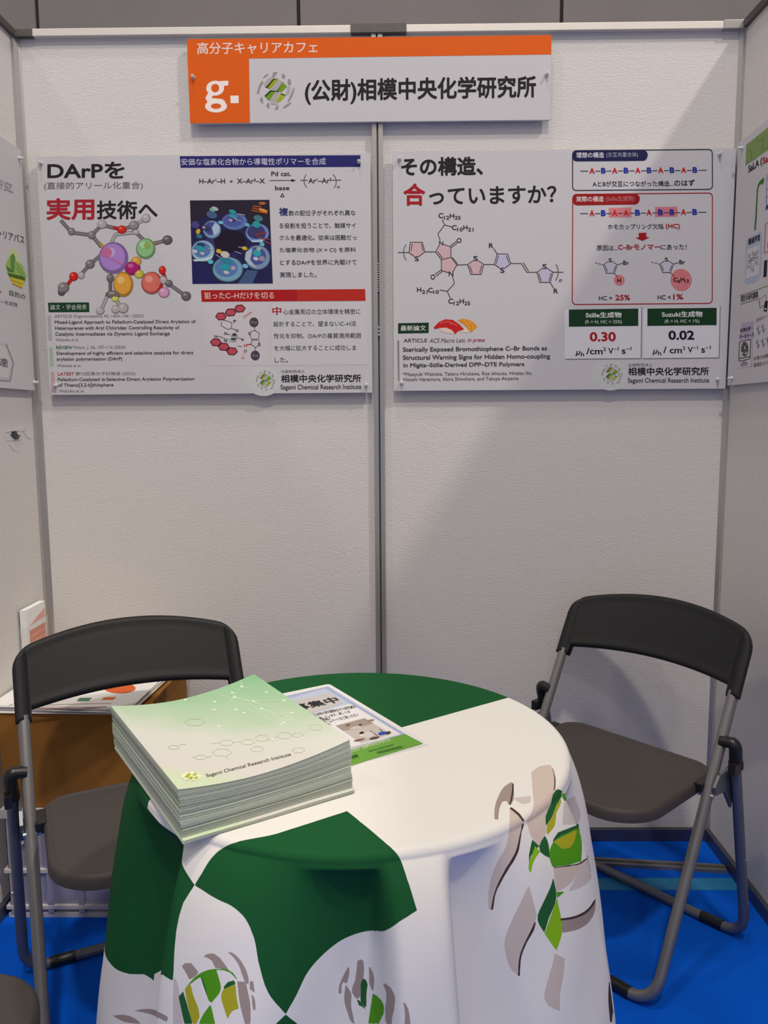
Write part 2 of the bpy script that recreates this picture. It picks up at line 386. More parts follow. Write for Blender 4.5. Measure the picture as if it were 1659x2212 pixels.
# references
p = Print(fn)
p.poly([(103.6, 654.4), (192, 654.2), (192.5, 675), (105, 675)], GRN); p.text('論文・学会発表', 108.6, 187, 658.5, 670, (196, 202, 190), L=4)
p.poly([(102.4, 681.8), (110, 681.8), (112.5, 735.7), (105, 735.7)], (168, 168, 176)); p.poly([(106.3, 750.5), (114, 750.5), (116, 790.6), (108, 790.6)], (164, 178, 166)); p.poly([(109.5, 802), (117, 802), (119.5, 845.6), (111.5, 845.6)], (190, 160, 166))
TX = (62, 58, 66); TG = (112, 108, 112)
for s, x0, x1, y0, y1, c, bd in (('ARTICLE Organometallics 42, 1454–1461 (2023)', 118, 309, 680.5, 688.5, TG, 0), ('Mixed-Ligand Approach to Palladium-Catalyzed Direct Arylation of', 118, 421, 692.6, 702, TX, .012),
        ('Heteroarenes with Aryl Chlorides: Controlling Reactivity of', 119, 386, 705.3, 714.8, TX, .012), ('Catalytic Intermediates via Dynamic Ligand Exchange', 119.5, 365, 718, 727.6, TX, .012), ('Wakioka et al.', 120, 170, 731, 737, TG, 0),
        ('REVIEW', 121, 157, 747, 754, (60, 106, 80), .012), ('Polym. J. 56, 107–116 (2024)', 160, 270, 747, 755.5, TG, 0), ('Development of highly efficient and selective catalysts for direct', 122.4, 415.5, 759.2, 768.4, TX, .012), ('arylation polymerization (DArP)', 122.6, 263, 771.6, 780.6, TX, .012), ('Wakioka et al.', 123.5, 175, 786, 792, TG, 0),
        ('LATEST', 124.7, 160, 803.4, 810, (176, 52, 60), .012), ('第72回高分子討論会 (2023)', 162.5, 290.7, 802.6, 811.4, TG, 0), ('Palladium-Catalyzed α-Selective Direct Arylation Polymerization', 124.7, 416.7, 815, 824, TX, .012), ('of Thieno[3,2-b]thiophene', 125.8, 244, 826.8, 836, TX, .012), ('Wakioka et al.', 127, 181, 840, 846, TG, 0)):
    p.text(s, x0, x1, y0, y1, c, bd)
p.build('reference_text', t)
# header, equation
p = Print(fn); p.poly([(390, 337.6), (783.6, 337), (783, 362.8), (391.5, 363)], (40, 38, 104)); p.text('安価な塩素化合物から導電性ポリマーを合成', 393, 708, 342.5, 358, (196, 194, 216), .008, L=4)
p.build('blue_header', t)
p = Print(fn)
for s, x0, x1, y0, y1 in (('H–Ar¹–H', 431.8, 488, 387, 398), ('+', 498, 505, 390, 396.5), ('X–Ar²–X', 514, 574.4, 387, 398), ('Pd cat.', 588.7, 631.4, 372, 382), ('base', 596.4, 627.5, 403.5, 412.8), ('Δ', 607, 617, 420, 428), ('Ar¹–Ar²', 669, 719.6, 387, 398), ('n', 731.5, 737, 404.6, 409.4)): p.text(s, x0, x1, y0, y1, (50, 47, 52), .014)
p.line([(584.8, 391.8), (634, 391.8)], 1.3, BLK); p.poly([(632, 388.6), (642.5, 391.8), (632, 395)], BLK, 2)
p.line([(664, 379.6), (660.5, 386), (659.6, 393), (660.8, 400), (665, 407)], 2, (110, 106, 110)); p.line([(723.5, 379.6), (728, 386), (730, 393), (729, 401), (725.5, 408)], 2, (110, 106, 110))
p.line([(652, 391.6), (667, 391.6)], 1.4, BLK); p.line([(721, 391.6), (740, 391.6)], 1.4, BLK); p.build('reaction_scheme', t)
# picture
p = Print(fn).sub(380, 420, 7.54)
p.poly([(235, 110), (1535, 105), (1570, 1475), (262, 1475)], (36, 34, 76), 1)
p.poly([(237, 110), (1535, 105), (1548, 640), (1100, 560), (900, 330), (500, 330), (300, 480), (246, 480)], (40, 34, 50), 2)
p.poly([(262, 1475), (257, 1120), (480, 1180), (640, 1440), (700, 1475)], (34, 34, 88), 2); p.poly([(1000, 1475), (1150, 1250), (1330, 1270), (1240, 1475)], (64, 88, 128), 2)
p.ell(880, 780, 260, 190, (30, 22, 44), 2); p.ell(640, 780, 160, 90, (52, 52, 104), 2)
def disc(x, y, rx, ry, c1, c2, L=4):
    p.ell(x, y, rx*1.08, ry*1.08, tuple(int(v*.6) for v in c1), L); p.ell(x, y, rx, ry, c1, L+1); p.ell(x-rx*.1, y-ry*.12, rx*.8, ry*.76, c2, L+2)
disc(960, 460, 200, 135, (92, 116, 172), (78, 88, 156)); disc(590, 590, 140, 140, (118, 150, 190), (74, 74, 140)); disc(1330, 650, 185, 150, (110, 136, 196), (60, 58, 110)); disc(440, 940, 180, 165, (150, 182, 204), (84, 120, 168)); disc(1330, 1050, 195, 190, (120, 146, 176), (74, 82, 150)); disc(840, 1240, 235, 195, (118, 160, 186), (84, 120, 172))
p.poly([(450, 1070), (560, 1040), (610, 980), (590, 1060), (500, 1100), (300, 1110), (270, 1080)], (188, 208, 220), 7); p.poly([(640, 480), (720, 540), (700, 640), (620, 690), (590, 560)], (170, 190, 212), 7)
p.poly([(1140, 960), (1250, 900), (1210, 1090), (1320, 1230), (1180, 1160), (1120, 1080)], (168, 186, 198), 7); p.poly([(1140, 640), (1230, 770), (1420, 760), (1420, 800), (1240, 800)], (170, 196, 222), 7)
TQ = (40, 150, 160)
for x, y, rx, ry, c in ((600, 270, 50, 28, (110, 170, 150)), (640, 250, 60, 34, (170, 176, 170)), (590, 350, 90, 60, (70, 92, 130)), (930, 300, 62, 34, TQ), (940, 375, 72, 34, (60, 140, 170)), (920, 440, 50, 26, (50, 48, 84)), (1350, 410, 78, 50, (70, 120, 130)), (1320, 510, 66, 56, TQ), (400, 900, 74, 42, TQ), (410, 840, 66, 34, (40, 60, 100)), (310, 945, 40, 26, (200, 190, 200)), (430, 980, 34, 22, (205, 180, 196)), (800, 1210, 78, 58, TQ), (820, 1100, 110, 50, (50, 128, 150)), (930, 1220, 40, 32, (180, 160, 180)), (815, 1290, 48, 26, (200, 190, 196)), (1320, 980, 70, 52, (50, 160, 166)), (1350, 910, 38, 36, (140, 176, 160)), (1300, 1070, 44, 30, (196, 190, 200)), (1400, 1070, 50, 44, (150, 140, 160)),
                       (735, 475, 42, 26, (110, 186, 210)), (1165, 515, 40, 28, (90, 180, 200)), (1405, 835, 42, 34, (100, 180, 200)), (560, 1115, 48, 38, (90, 176, 200)), (1125, 1190, 48, 36, (110, 176, 210)), (800, 1000, 76, 54, (196, 190, 180)), (700, 945, 46, 34, (206, 170, 50)), (1120, 900, 46, 30, (206, 180, 40)), (365, 620, 34, 44, (210, 160, 50)), (690, 985, 34, 24, (40, 38, 40)), (940, 1010, 60, 40, (44, 40, 90)), (385, 700, 54, 36, (52, 110, 130)), (1360, 660, 110, 70, (64, 56, 100)), (500, 570, 80, 44, (50, 60, 100)), (460, 555, 30, 18, (190, 140, 160)), (320, 510, 70, 60, (72, 66, 130)), (900, 440, 34, 20, (180, 170, 180))): p.ell(x, y, rx, ry, c, 8, 16, .3)
p.lines([[(1250, 280), (1490, 330)], [(1280, 210), (1400, 225)], [(1260, 240), (1340, 260)]], 26, (150, 74, 40), 9); p.ell(1420, 165, 60, 26, (168, 96, 54), 9); p.ell(1430, 280, 80, 26, (214, 140, 60), 9, 16, .3)
p.lines([[(1300, 680), (1480, 640)], [(1340, 720), (1530, 760)], [(1450, 790), (1540, 830)]], 18, (140, 64, 44), 9); p.lines([[(1010, 340), (1130, 355)], [(960, 410), (1070, 460)], [(650, 1000), (740, 1060)], [(520, 900), (620, 920)], [(960, 950), (1060, 990)], [(1020, 880), (1100, 890)]], 10, (180, 176, 190), 9)
p.build('picture', t)
p = Print(fn); p.text('複', 604, 624, 451, 469, (44, 52, 104), .02)
for s, x0, x1, y0, y1 in (('数の配位子がそれぞれ異な', 625, 770, 457.2, 469), ('る役割を担うことで、触媒サイ', 604, 770.5, 484.6, 496.4), ('クルを最適化。従来は困難だっ', 604, 771, 511, 522.6), ('た塩素化合物 (X = Cl) を原料', 604, 769, 538, 550), ('とするDArPを世界に先駆けて', 604.5, 770, 564.6, 576), ('実現しました。', 604, 683, 591, 602.8)): p.text(s, x0, x1, y0, y1, (56, 52, 60), .006)
p.build('body_text', t)
p = Print(fn); p.poly([(433, 629.3), (787, 628.6), (787.6, 653.8), (434.6, 654.2)], (168, 26, 30)); p.poly([(640, 629), (787, 628.6), (787.6, 653.8), (640, 654)], (182, 44, 36), 2); p.text('狙ったC–Hだけを切る', 439.8, 590.5, 633.8, 648.4, (232, 196, 190), .01, L=4); p.build('red_header', t)
p = Print(fn).sub(430, 650, 11.06)
p.poly([(90, 90), (1640, 70), (1660, 1560), (130, 1560)], (202, 196, 200), 1)
p.poly([(1700, 90), (3950, 70), (3960, 1560), (1700, 1560)], (200, 199, 203), 1)
def hexa(x, y, rx, ry, rot=0):
    q = [(x+rx*math.cos(k*math.pi/3+rot), y+ry*math.sin(k*math.pi/3+rot)) for k in range(6)]
    p.poly(q, (186, 76, 88), 2); p.line(q+[q[0]], 22, (84, 26, 34), 3)
for x, y in ((505, 395), (735, 302), (955, 212)): hexa(x, y, 128, 92, -.1)
for x, y in ((375, 1008), (560, 1115), (755, 1222)): hexa(x, y, 128, 92, .12)
DK = (70, 66, 72)
for x, y, c in ((1285, 540, (70, 66, 72)), (1305, 1325, (72, 64, 78))): p.ell(x, y, 108, 116, c, 3); p.text('Pol', x-64, x+64, y-26, y+34, (150, 146, 150), .01, L=5)
p.ell(820, 880, 84, 86, (150, 156, 158), 3); p.ell(815, 830, 50, 34, (56, 60, 64), 4); p.ell(790, 935, 66, 24, (50, 54, 56), 4); p.ell(700, 970, 40, 60, (176, 186, 186), 3)
p.lines([[(560, 490), (640, 500), (760, 550), (750, 670), (680, 710), (560, 650), (500, 600), (520, 530)], [(750, 680), (880, 725)], [(400, 870), (500, 880), (620, 940), (700, 920)], [(600, 810), (720, 830)], [(600, 970), (640, 985)], [(740, 990), (860, 990)], [(860, 890), (1040, 950)], [(1215, 760), (1300, 730), (1410, 800), (1390, 930)], [(1225, 935), (1380, 935)], [(1225, 962), (1365, 962)], [(1220, 930), (1190, 840)], [(1390, 960), (1410, 1030)], [(1230, 960), (1210, 1060), (1320, 1135), (1390, 1080)], [(1310, 1140), (1310, 1200)], [(1300, 660), (1300, 730)], [(890, 1100), (990, 1110)]], 15, (84, 82, 88), 3)
for s, x, y, c in (('P', 830, 515, DK), ('S', 1180, 805, DK), ('S', 1405, 1065, DK), ('N', 880, 735, DK), ('N', 375, 870, DK), ('N', 610, 800, DK), ('Ar', 1010, 945, DK), ('H', 1075, 1090, (190, 50, 50)), ('N', 600, 975, DK), ('O', 1075, 1215, DK)): p.text(s, x-34, x+34, y-36, y+36, c, .03)
p.line([(1110, 1070), (1210, 1060)], 22, (170, 40, 44), 4); p.lines([[(1040, 430), (1120, 380), (1220, 290)], [(1000, 1390), (1050, 1230)]], 50, (208, 172, 172), 2); p.lines([[(1030, 420), (1240, 295)], [(970, 1385), (1050, 1390)]], 14, (150, 100, 100), 3)
p.build('catalyst_figure', t)
p = Print(fn); p.text('中', 586, 606, 665.6, 683.4, (170, 34, 44), .02)
for s, x0, x1, y0, y1 in (('心金属周辺の立体環境を精密に', 609.8, 776, 671, 682.6), ('設計することで、望まないC–H活', 588, 766, 697, 708.4), ('性化を抑制。DArPの基質適用範囲', 588, 776, 722.8, 734), ('を大幅に拡大することに成功しま', 588.8, 765, 748.6, 760), ('した。', 589.3, 618, 774, 785.4)): p.text(s, x0, x1, y0, y1, (56, 52, 60), .006)
p.build('body_text', t)
def logo(fn, t, cx, cy, r, x0, x1, ya, yb, yc, yd, ye, yf, xs, dy=0):
    p = Print(fn); p.ell(cx-4, cy+2, r*1.75, r*1.45, (198, 201, 200), 0); emblem(p, cx, cy, r, 1); p.build('emblem', t)
    p = Print(fn); p.text('公益財団法人', x0, xs, ya, yb, (70, 66, 70), dy=dy*.3); p.text('相模中央化学研究所', x0, x1, yc, yd, (34, 32, 34), .02, dy=dy)
    p.text('Sagami Chemical Research Institute', x0-1, x1, ye, yf, (40, 36, 40), .008, dy=dy); p.build('institute_name', t)
logo(fn, t, 569, 823, 21.5, 602.4, 774, 801, 807, 810.7, 827.6, 832.2, 845.4, 653.6)
pins([(88, 352), (780, 352), (784.6, 834), (121, 831)])

# --- right poster
t, fn, pins = board('research_poster', 'right poster on the back wall with a line-drawn polymer formula and red outlined box', 'poster',
                    [(848, 330), (1598, 318), (1560, 837), (850, 846)], .0355, .876, 1.2215, 1.8025)
t['group'] = 'research posters on the booth walls'
p = Print(fn).sub(840, 310, 4.1475)
p.text('その構造、', 110, 850, 136, 306, BLK, .03, dy=-13); p.text('合', 130, 328, 370, 573, (166, 30, 36), .028); p.text('っていますか？', 362, 1510, 405, 568, BLK, .02, dy=-26); p.build('title_text', t)
p = Print(fn).sub(840, 310, 4.1475)
PK = (206, 174, 178); LV = (188, 184, 206); LN = (52, 46, 52)
p.poly([(180, 995), (192, 902), (300, 902), (322, 988), (250, 1045)], PK, 1); p.poly([(418, 988), (468, 900), (555, 945), (555, 1035), (470, 1058)], PK, 1); p.poly([(555, 1035), (608, 1105), (555, 1172), (470, 1155), (470, 1058)], PK, 1)
p.poly([(705, 1100), (775, 1040), (850, 1098), (825, 1187), (733, 1187)], PK, 1); p.poly([(945, 1097), (970, 1003), (1065, 1003), (1092, 1088), (1015, 1148)], LV, 1); p.poly([(1325, 1165), (1394, 1108), (1470, 1163), (1443, 1255), (1350, 1255)], LV, 1)
p.lines([[(83, 995), (180, 995), (192, 902), (300, 902), (322, 988), (268, 1030)], [(180, 995), (226, 1030)], [(198, 980), (208, 918)], [(290, 916), (306, 978)], [(322, 988), (418, 988), (450, 930)], [(487, 920), (555, 942), (557, 1035), (470, 1058), (418, 988)], [(436, 985), (480, 1045)],
         [(552, 932), (606, 892)], [(562, 946), (614, 906)], [(460, 885), (440, 825), (500, 745), (480, 698)], [(500, 745), (564, 762)], [(557, 1035), (608, 1105), (575, 1160)], [(532, 1172), (470, 1155), (470, 1058)], [(570, 1038), (618, 1098)], [(467, 1148), (414, 1188)], [(477, 1162), (424, 1204)], [(570, 1206), (585, 1270), (522, 1340), (455, 1328)], [(522, 1340), (546, 1398)],
         [(608, 1105), (705, 1100), (753, 1064)], [(798, 1062), (850, 1098), (825, 1187), (733, 1187), (705, 1100)], [(722, 1108), (745, 1172)], [(832, 1106), (812, 1172)], [(850, 1098), (945, 1097), (970, 1003), (1065, 1003), (1092, 1088), (1038, 1130)], [(945, 1097), (994, 1130)], [(962, 1088), (982, 1018)], [(1052, 1018), (1076, 1084)], [(970, 1003), (940, 955)], [(1092, 1088), (1185, 1088), (1235, 1165), (1325, 1165), (1374, 1130)], [(1202, 1080), (1250, 1152)], [(1414, 1128), (1470, 1163), (1443, 1255), (1350, 1255), (1325, 1165)], [(1340, 1172), (1363, 1242)], [(1455, 1172), (1432, 1242)], [(1443, 1255), (1472, 1305)], [(1470, 1163), (1560, 1163)]], 6.5, LN, 2)
p.line([(152, 924), (136, 958), (130, 995), (136, 1030), (153, 1062)], 8, (110, 108, 112)); p.line([(1498, 1095), (1513, 1130), (1517, 1163), (1511, 1200), (1494, 1235)], 8, (90, 86, 90))
for s, x0, x1, y0, y1 in (('C', 445, 490, 638, 684), ('12', 496, 542, 662, 696), ('H', 546, 588, 642, 684), ('25', 592, 645, 662, 696), ('C', 565, 610, 746, 790), ('10', 614, 664, 768, 802), ('H', 668, 706, 746, 788), ('21', 710, 760, 768, 802), ('O', 608, 652, 862, 905), ('N', 450, 487, 890, 928), ('S', 230, 267, 1028, 1072), ('O', 372, 414, 1190, 1235), ('N', 535, 577, 1162, 1205), ('S', 756, 796, 1022, 1068), ('R', 897, 937, 907, 950), ('S', 996, 1036, 1126, 1172), ('S', 1375, 1413, 1090, 1136), ('R', 1472, 1512, 1310, 1352),
                          ('H', 250, 290, 1306, 1348), ('21', 294, 346, 1330, 1362), ('C', 350, 392, 1308, 1352), ('10', 396, 446, 1330, 1362), ('C', 530, 574, 1404, 1450), ('12', 578, 626, 1428, 1462), ('H', 630, 670, 1406, 1448), ('25', 674, 724, 1428, 1462)): p.text(s, x0, x1, y0, y1, (46, 42, 46), .018)
p.text('n', 1520, 1548, 1226, 1252, BLK, .01, .3); p.build('polymer_formula', t)
# boxes on the right
p = Print(fn).sub(1220, 300, 4.366)
def pill(q, rgb):
    out = []
    (x0, y0), (x1, y1), (x2, y2), (x3, y3) = q; r = (y3-y0)*.48
    for cx, cy, a0, a1 in ((x0+r*.5, y0+r*.5, math.pi, 1.5*math.pi), (x1-r, y1+r, -.5*math.pi, 0), (x2-r, y2-r, 0, .5*math.pi), (x3+r*.8, y3-r*.8, .5*math.pi, math.pi)):
        rr = r*.5 if cx < x0+r*.6 and cy < y0+r else (r*.8 if cx < x0+r else r)
        out += [(cx+rr*math.cos(a0+(a1-a0)*k/6), cy+rr*math.sin(a0+(a1-a0)*k/6)) for k in range(7)]
    p.poly(out, rgb, 3)
p.frame([(90, 112), (1421, 92), (1413, 474), (84, 493)], 42, 9, (34, 34, 54))
pill([(90, 112), (806, 100), (803, 205), (88, 214)], (26, 28, 74)); p.text('理想の構造', 125, 388, 128, 182, (222, 220, 228), .012, dy=-3, L=5); p.text('(交互共重合体)', 410, 712, 126, 180, (170, 170, 190), 0, dy=-4, L=5)
def chain(xs, s, y0, y1, dy, pre, post_, hl=()):
    n = len(xs)
    for i, ((xa, xb), ch) in enumerate(zip(xs, s)):
        d = dy*i/(n-1); p.text(ch, xa, xb, y0+d, y1+d, (200, 36, 40) if ch == 'A' else (28, 42, 156), .035, L=5)
        if i < n-1: p.line([(xb+8, (y0+y1)/2+d+4), (xs[i+1][0]-8, (y0+y1)/2+d+3)], 7, (60, 56, 62), 4)
    p.line([(pre, (y0+y1)/2+4), (xs[0][0]-14, (y0+y1)/2+4)], 7, (60, 56, 62), 4); p.line([(xs[-1][1]+12, (y0+y1)/2+dy+3), (post_, (y0+y1)/2+dy+3)], 7, (60, 56, 62), 4)
chain([(247, 297), (358, 403), (463, 513), (573, 620), (683, 733), (793, 838), (900, 950), (1010, 1056), (1118, 1168), (1228, 1274)], 'ABABABABAB', 276, 330, -14, 163, 1360)
p.text('AとBが交互につながった構造...', 275, 1040, 402, 456, (44, 42, 48), .008, dy=-8); p.text('のはず', 1050, 1246, 385, 446, (30, 28, 34), .016, dy=-4); p.build('ideal_structure_box', t)
p = Print(fn).sub(1220, 300, 4.366)
p.frame([(85, 530), (1411, 509), (1382, 1552), (64, 1571)], 42, 9, (158, 26, 34)); pill([(88, 531), (722, 520), (719, 623), (86, 634)], (152, 22, 28))
p.text('実際の構造', 118, 378, 549, 602, (228, 218, 218), .012, dy=-3, L=5); p.text('(Stille生成物)', 400, 670, 546, 602, (196, 128, 128), 0, dy=-4, L=5)
p.poly([(425, 656), (640, 650), (638, 743), (424, 748)], (212, 128, 134), 1); p.poly([(863, 646), (1077, 640), (1075, 735), (861, 740)], (206, 122, 134), 1)
chain([(240, 288), (350, 396), (455, 505), (563, 613), (673, 721), (780, 830), (890, 938), (1000, 1046), (1107, 1157), (1216, 1262)], 'ABAABABBAB', 680, 736, -18, 155, 1347)
p.text('ホモカップリング欠陥', 412, 938, 810, 862, (46, 44, 50), .008, dy=-6); p.text('(HC)', 960, 1096, 804, 860, (160, 32, 38), .024)
p.poly([(703, 893), (775, 890), (775, 930), (806, 933), (738, 968), (669, 938), (703, 935)], (160, 22, 26), 2)
p.text('原因は...', 303, 498, 1012, 1062, (46, 44, 50), .008); p.text('C–Brモノマー', 505, 905, 1002, 1056, (162, 34, 40), .022, dy=-4); p.text('にあった！', 908, 1155, 1000, 1052, (46, 44, 50), .01, dy=-4)
for ox, oy in ((0, 0), (531, -10)):
    q = [(365+ox, 1197+oy), (428+ox, 1148+oy), (495+ox, 1195+oy), (465+ox, 1275+oy), (390+ox, 1275+oy)]; p.poly(q, (192, 190, 206), 1)
    p.lines([[(290+ox, 1178+oy), (308+ox, 1183+oy)], [(322+ox, 1186+oy), (340+ox, 1191+oy)], [(352+ox, 1194+oy), (365+ox, 1197+oy)], [(365+ox, 1197+oy), (410+ox, 1165+oy)], [(448+ox, 1165+oy), (495+ox, 1195+oy), (465+ox, 1275+oy), (390+ox, 1275+oy), (365+ox, 1197+oy)], [(380+ox, 1205+oy), (402+ox, 1258+oy)], [(480+ox, 1205+oy), (457+ox, 1258+oy)], [(495+ox, 1195+oy), (545+ox, 1180+oy)], [(465+ox, 1275+oy), (497+ox, 1312+oy)]], 6, LN, 2)
    p.text('S', 413+ox, 445+ox, 1134+oy, 1172+oy, BLK, .02); p.text('Br', 550+ox, 605+ox, 1156+oy, 1196+oy, BLK, .02)
p.ell(512, 1340, 51, 51, (210, 124, 126), 1); p.text('H', 491, 527, 1322, 1361, BLK, .03, L=5); p.ell(1095, 1335, 101, 104, (208, 122, 126), 1)
for s, x0, x1, y0, y1 in (('C', 1020, 1060, 1312, 1352), ('6', 1062, 1086, 1330, 1362), ('H', 1088, 1124, 1310, 1348), ('13', 1128, 1166, 1328, 1360)): p.text(s, x0, x1, y0, y1, BLK, .03, L=5)
p.text('HC =', 316, 441, 1490, 1530, (44, 42, 46), .014, dy=-2); p.text('25%', 470, 610, 1478, 1530, (160, 32, 40), .026, dy=-2); p.text('HC <', 868, 993, 1478, 1521, (44, 42, 46), .014, dy=-2); p.text('1%', 1015, 1110, 1467, 1520, (160, 32, 40), .026, dy=-2); p.build('actual_structure_box', t)
p = Print(fn).sub(1200, 650, 4.1475)
p.poly([(75, 88), (765, 70), (748, 516), (70, 526)], (214, 212, 218), 1); p.poly([(775, 72), (1466, 56), (1443, 506), (768, 516)], (214, 212, 218), 1)
p.line([(765, 65), (749, 516), (76, 526)], 8, (122, 120, 128)); p.line([(1466, 52), (1444, 506), (768, 517)], 8, (122, 120, 128))
p.poly([(113, 86), (733, 73), (730, 227), (111, 238)], (24, 58, 34), 3); p.poly([(815, 73), (1434, 62), (1429, 216), (811, 227)], (24, 58, 34), 3)
p.text('Stille生成物', 262, 582, 108, 160, (226, 228, 224), .02, dy=-4, L=5); p.text('(R = H, HC = 25%)', 255, 585, 180, 218, (196, 202, 194), .012, dy=-4, L=5); p.text('Suzuki生成物', 942, 1305, 97, 150, (226, 228, 224), .02, dy=-5, L=5); p.text('(R = H, HC < 1%)', 967, 1275, 170, 208, (196, 202, 194), .012, dy=-4, L=5)
p.text('0.30', 295, 528, 284, 368, (164, 28, 34), .03, dy=-2); p.text('0.02', 997, 1228, 267, 350, (28, 27, 40), .03, dy=-2)
for ox, oy, gap in ((0, 0, 0), (690, -14, 0)):
    for s, x0, x1, y0, y1, it in (('μ', 165, 210, 452, 500, .25), ('h', 213, 243, 462, 500, 0), ('/cm' if not ox else '/ cm', 262, 408, 424, 482, 0), ('2', 413, 437, 419, 450, 0), ('V', 458, 503, 424, 476, 0), ('–1', 506, 550, 414, 446, 0), ('s', 578, 612, 436, 476, 0), ('–1', 616, 664, 412, 443, 0)):
        if ox: x0, x1 = (x0, x1) if x1 < 250 else ((x0, x1+20) if x0 < 300 else (x0+22, x1+22))
        p.text(s, x0+ox-(0 if not ox else 4), x1+ox-(0 if not ox else 4), y0+oy, y1+oy, (40, 37, 44), .02, it)
p.build('mobility_table', t)
p = Print(fn).sub(840, 660, 4.366)
p.poly([(85, 184), (373, 176), (371, 273), (84, 280)], (22, 56, 34), 2); p.text('最新論文', 108, 347, 205, 256, (214, 218, 212), .01, dy=-4, L=5)
p.poly([(640, 152), (700, 138), (760, 150), (800, 178), (828, 210), (800, 240), (770, 264), (745, 250), (715, 200)], (222, 140, 32), 2); p.lines([[(700, 150), (745, 200), (760, 250)], [(740, 150), (785, 195), (790, 240)]], 7, (236, 178, 84), 3); p.poly([(690, 235), (720, 215), (760, 262), (720, 268), (670, 258)], (224, 206, 192), 3)
p.poly([(470, 226), (540, 214), (590, 240), (622, 282), (560, 276), (490, 258)], (222, 200, 188), 3); p.poly([(418, 222), (470, 168), (530, 144), (600, 150), (660, 190), (706, 240), (650, 252), (620, 282), (590, 245), (540, 222), (470, 226), (432, 236)], (196, 34, 30), 4)
p.lines([[(480, 180), (560, 165), (640, 205)], [(560, 165), (590, 190)]], 9, (222, 92, 84), 5); p.build('sushi_picture', t)
p = Print(fn).sub(840, 660, 4.366)
p.poly([(77, 346), (95, 344), (97, 720), (84, 720)], (130, 130, 136), 2)
for s, x0, x1, y0, y1, c, bd, it in (('ARTICLE', 137, 357, 328, 363, (62, 60, 64), .008, 0), ('ACS Macro Lett.', 376, 718, 324, 364, (74, 70, 76), 0, .3), ('in press', 735, 900, 320, 366, (164, 40, 50), .008, .3), ('Sterically Exposed Bromothiophene C–Br Bonds as', 130, 1480, 408, 462, TX, .02, 0), ('Structural Warning Signs for Hidden Homo-coupling', 130, 1508, 482, 538, TX, .02, 0), ('in Migita–Stille-Derived DPP–DTE Polymers', 133, 1266, 555, 606, TX, .02, 0), ('*Masayuki Wakioka, Takeru Hirukawa, Risa Ishizuka, Hinatsu Ito,', 130, 1338, 640, 684, (84, 80, 86), .004, 0), ('Hitoshi Hanamura, Akira Shinohara, and Takuya Akiyama', 134, 1210, 690, 732, (84, 80, 86), .004, 0)):
    p.text(s, x0, x1, y0, y1, c, bd, it, dy=-22*(x1-x0)/1350)
p.build('reference_text', t)
logo(fn, t, 1317, 808, 22.5, 1352.2, 1525.5, 785, 791, 793, 810.6, 816, 829, 1405, -1.6)
pins([(863, 347), (1561, 332), (1543, 818), (867, 829)])

# ------------------------------------------------------------------ posters on the side walls
def side_board(name, label, sx):
    xf = sx*(HW-.016); y0, y1, z0, z1 = 1.165, 2.006, 1.2285, 1.8095
    t = thing(name, label, 'poster', (xf+sx*.004, (y0+y1)/2, z0), group='research posters on the booth walls'); t0 = t.location.copy()
    b = MB(); xa, xb = sorted((xf, xf+sx*.008)); b.box(xa-t0.x, xb-t0.x, y0-t0.y, y1-t0.y, 0, z1-z0, M_boarde)
    b.add([(xf-sx*.0002-t0.x, y, z) for y, z in ((y0-t0.y, 0), (y1-t0.y, 0), (y1-t0.y, z1-z0), (y0-t0.y, z1-z0))], [(0, 1, 2, 3)], M_board); b.build('board', t)
    def fn(px, py, lift):
        q = hit(px, py, x=xf); return (xf-sx*lift-t0.x, min(max(q.y, y0), y1)-t0.y, min(max(q.z, z0), z1)-t0.z)
    return t, fn
t, fn = side_board('research_poster', 'poster on the right side wall with a green puzzle band and a green arrow', 1)
p = Print(fn).sub(1590, 260, 10.06)
p.poly([(225, 535), (700, 150), (700, 640), (208, 985)], (126, 152, 88), 1)
p.lines([[(225, 540), (285, 500)], [(222, 700), (340, 635), (325, 880), (345, 885), (460, 800)], [(215, 910), (268, 880), (260, 930)], [(465, 340), (465, 455), (480, 465), (590, 385), (575, 645), (680, 590)]], 7, (74, 98, 52), 2)
p.build('puzzle_band', t)
p = Print(fn).sub(1590, 260, 10.06)
p.text('SaLA (', 270, 570, 990, 1190, (34, 32, 34), .03, dy=-200); p.text('Sa', 580, 700, 810, 960, (176, 32, 40), .03, dy=-60)
p.poly([(415, 2212), (455, 1510), (480, 1390), (525, 1310), (580, 1270), (590, 1225), (618, 1295), (580, 1410), (570, 1375), (520, 1400), (490, 1450), (475, 1600), (450, 2212)], (56, 112, 44), 2)
p.poly([(672, 1170), (700, 1120), (700, 1900), (645, 1960), (650, 1870), (668, 1840)], (196, 196, 214), 1); p.lines([[(672, 1170), (660, 1840)], [(670, 1280), (700, 1265)], [(672, 1510), (700, 1490)], [(668, 1670), (700, 1650)]], 9, (64, 60, 130), 2); p.poly([(655, 1860), (700, 1820), (700, 1910), (645, 1960)], (36, 52, 130), 2); p.build('scheme_figure', t)
p = Print(fn).sub(1590, 480, 12.29)
p.line([(520, -10), (510, 195)], 40, (56, 112, 44), 2)
p.poly([(300, 440), (640, 250), (690, 300), (670, 1380), (560, 1560), (290, 1650), (240, 1600), (270, 560)], (170, 182, 200), 1); p.poly([(310, 720), (640, 590), (615, 1370), (270, 1505)], (204, 203, 208), 2)
p.text('機械学習', 330, 640, 440, 615, (40, 42, 60), .03, dy=-130)
for x, y in ((350, 905), (465, 825), (578, 795), (460, 970), (568, 945), (348, 1050), (560, 1085), (335, 1190), (400, 1010), (500, 900)): p.ring(x, y, 24, 46, 10, (64, 46, 52), 3, 14)
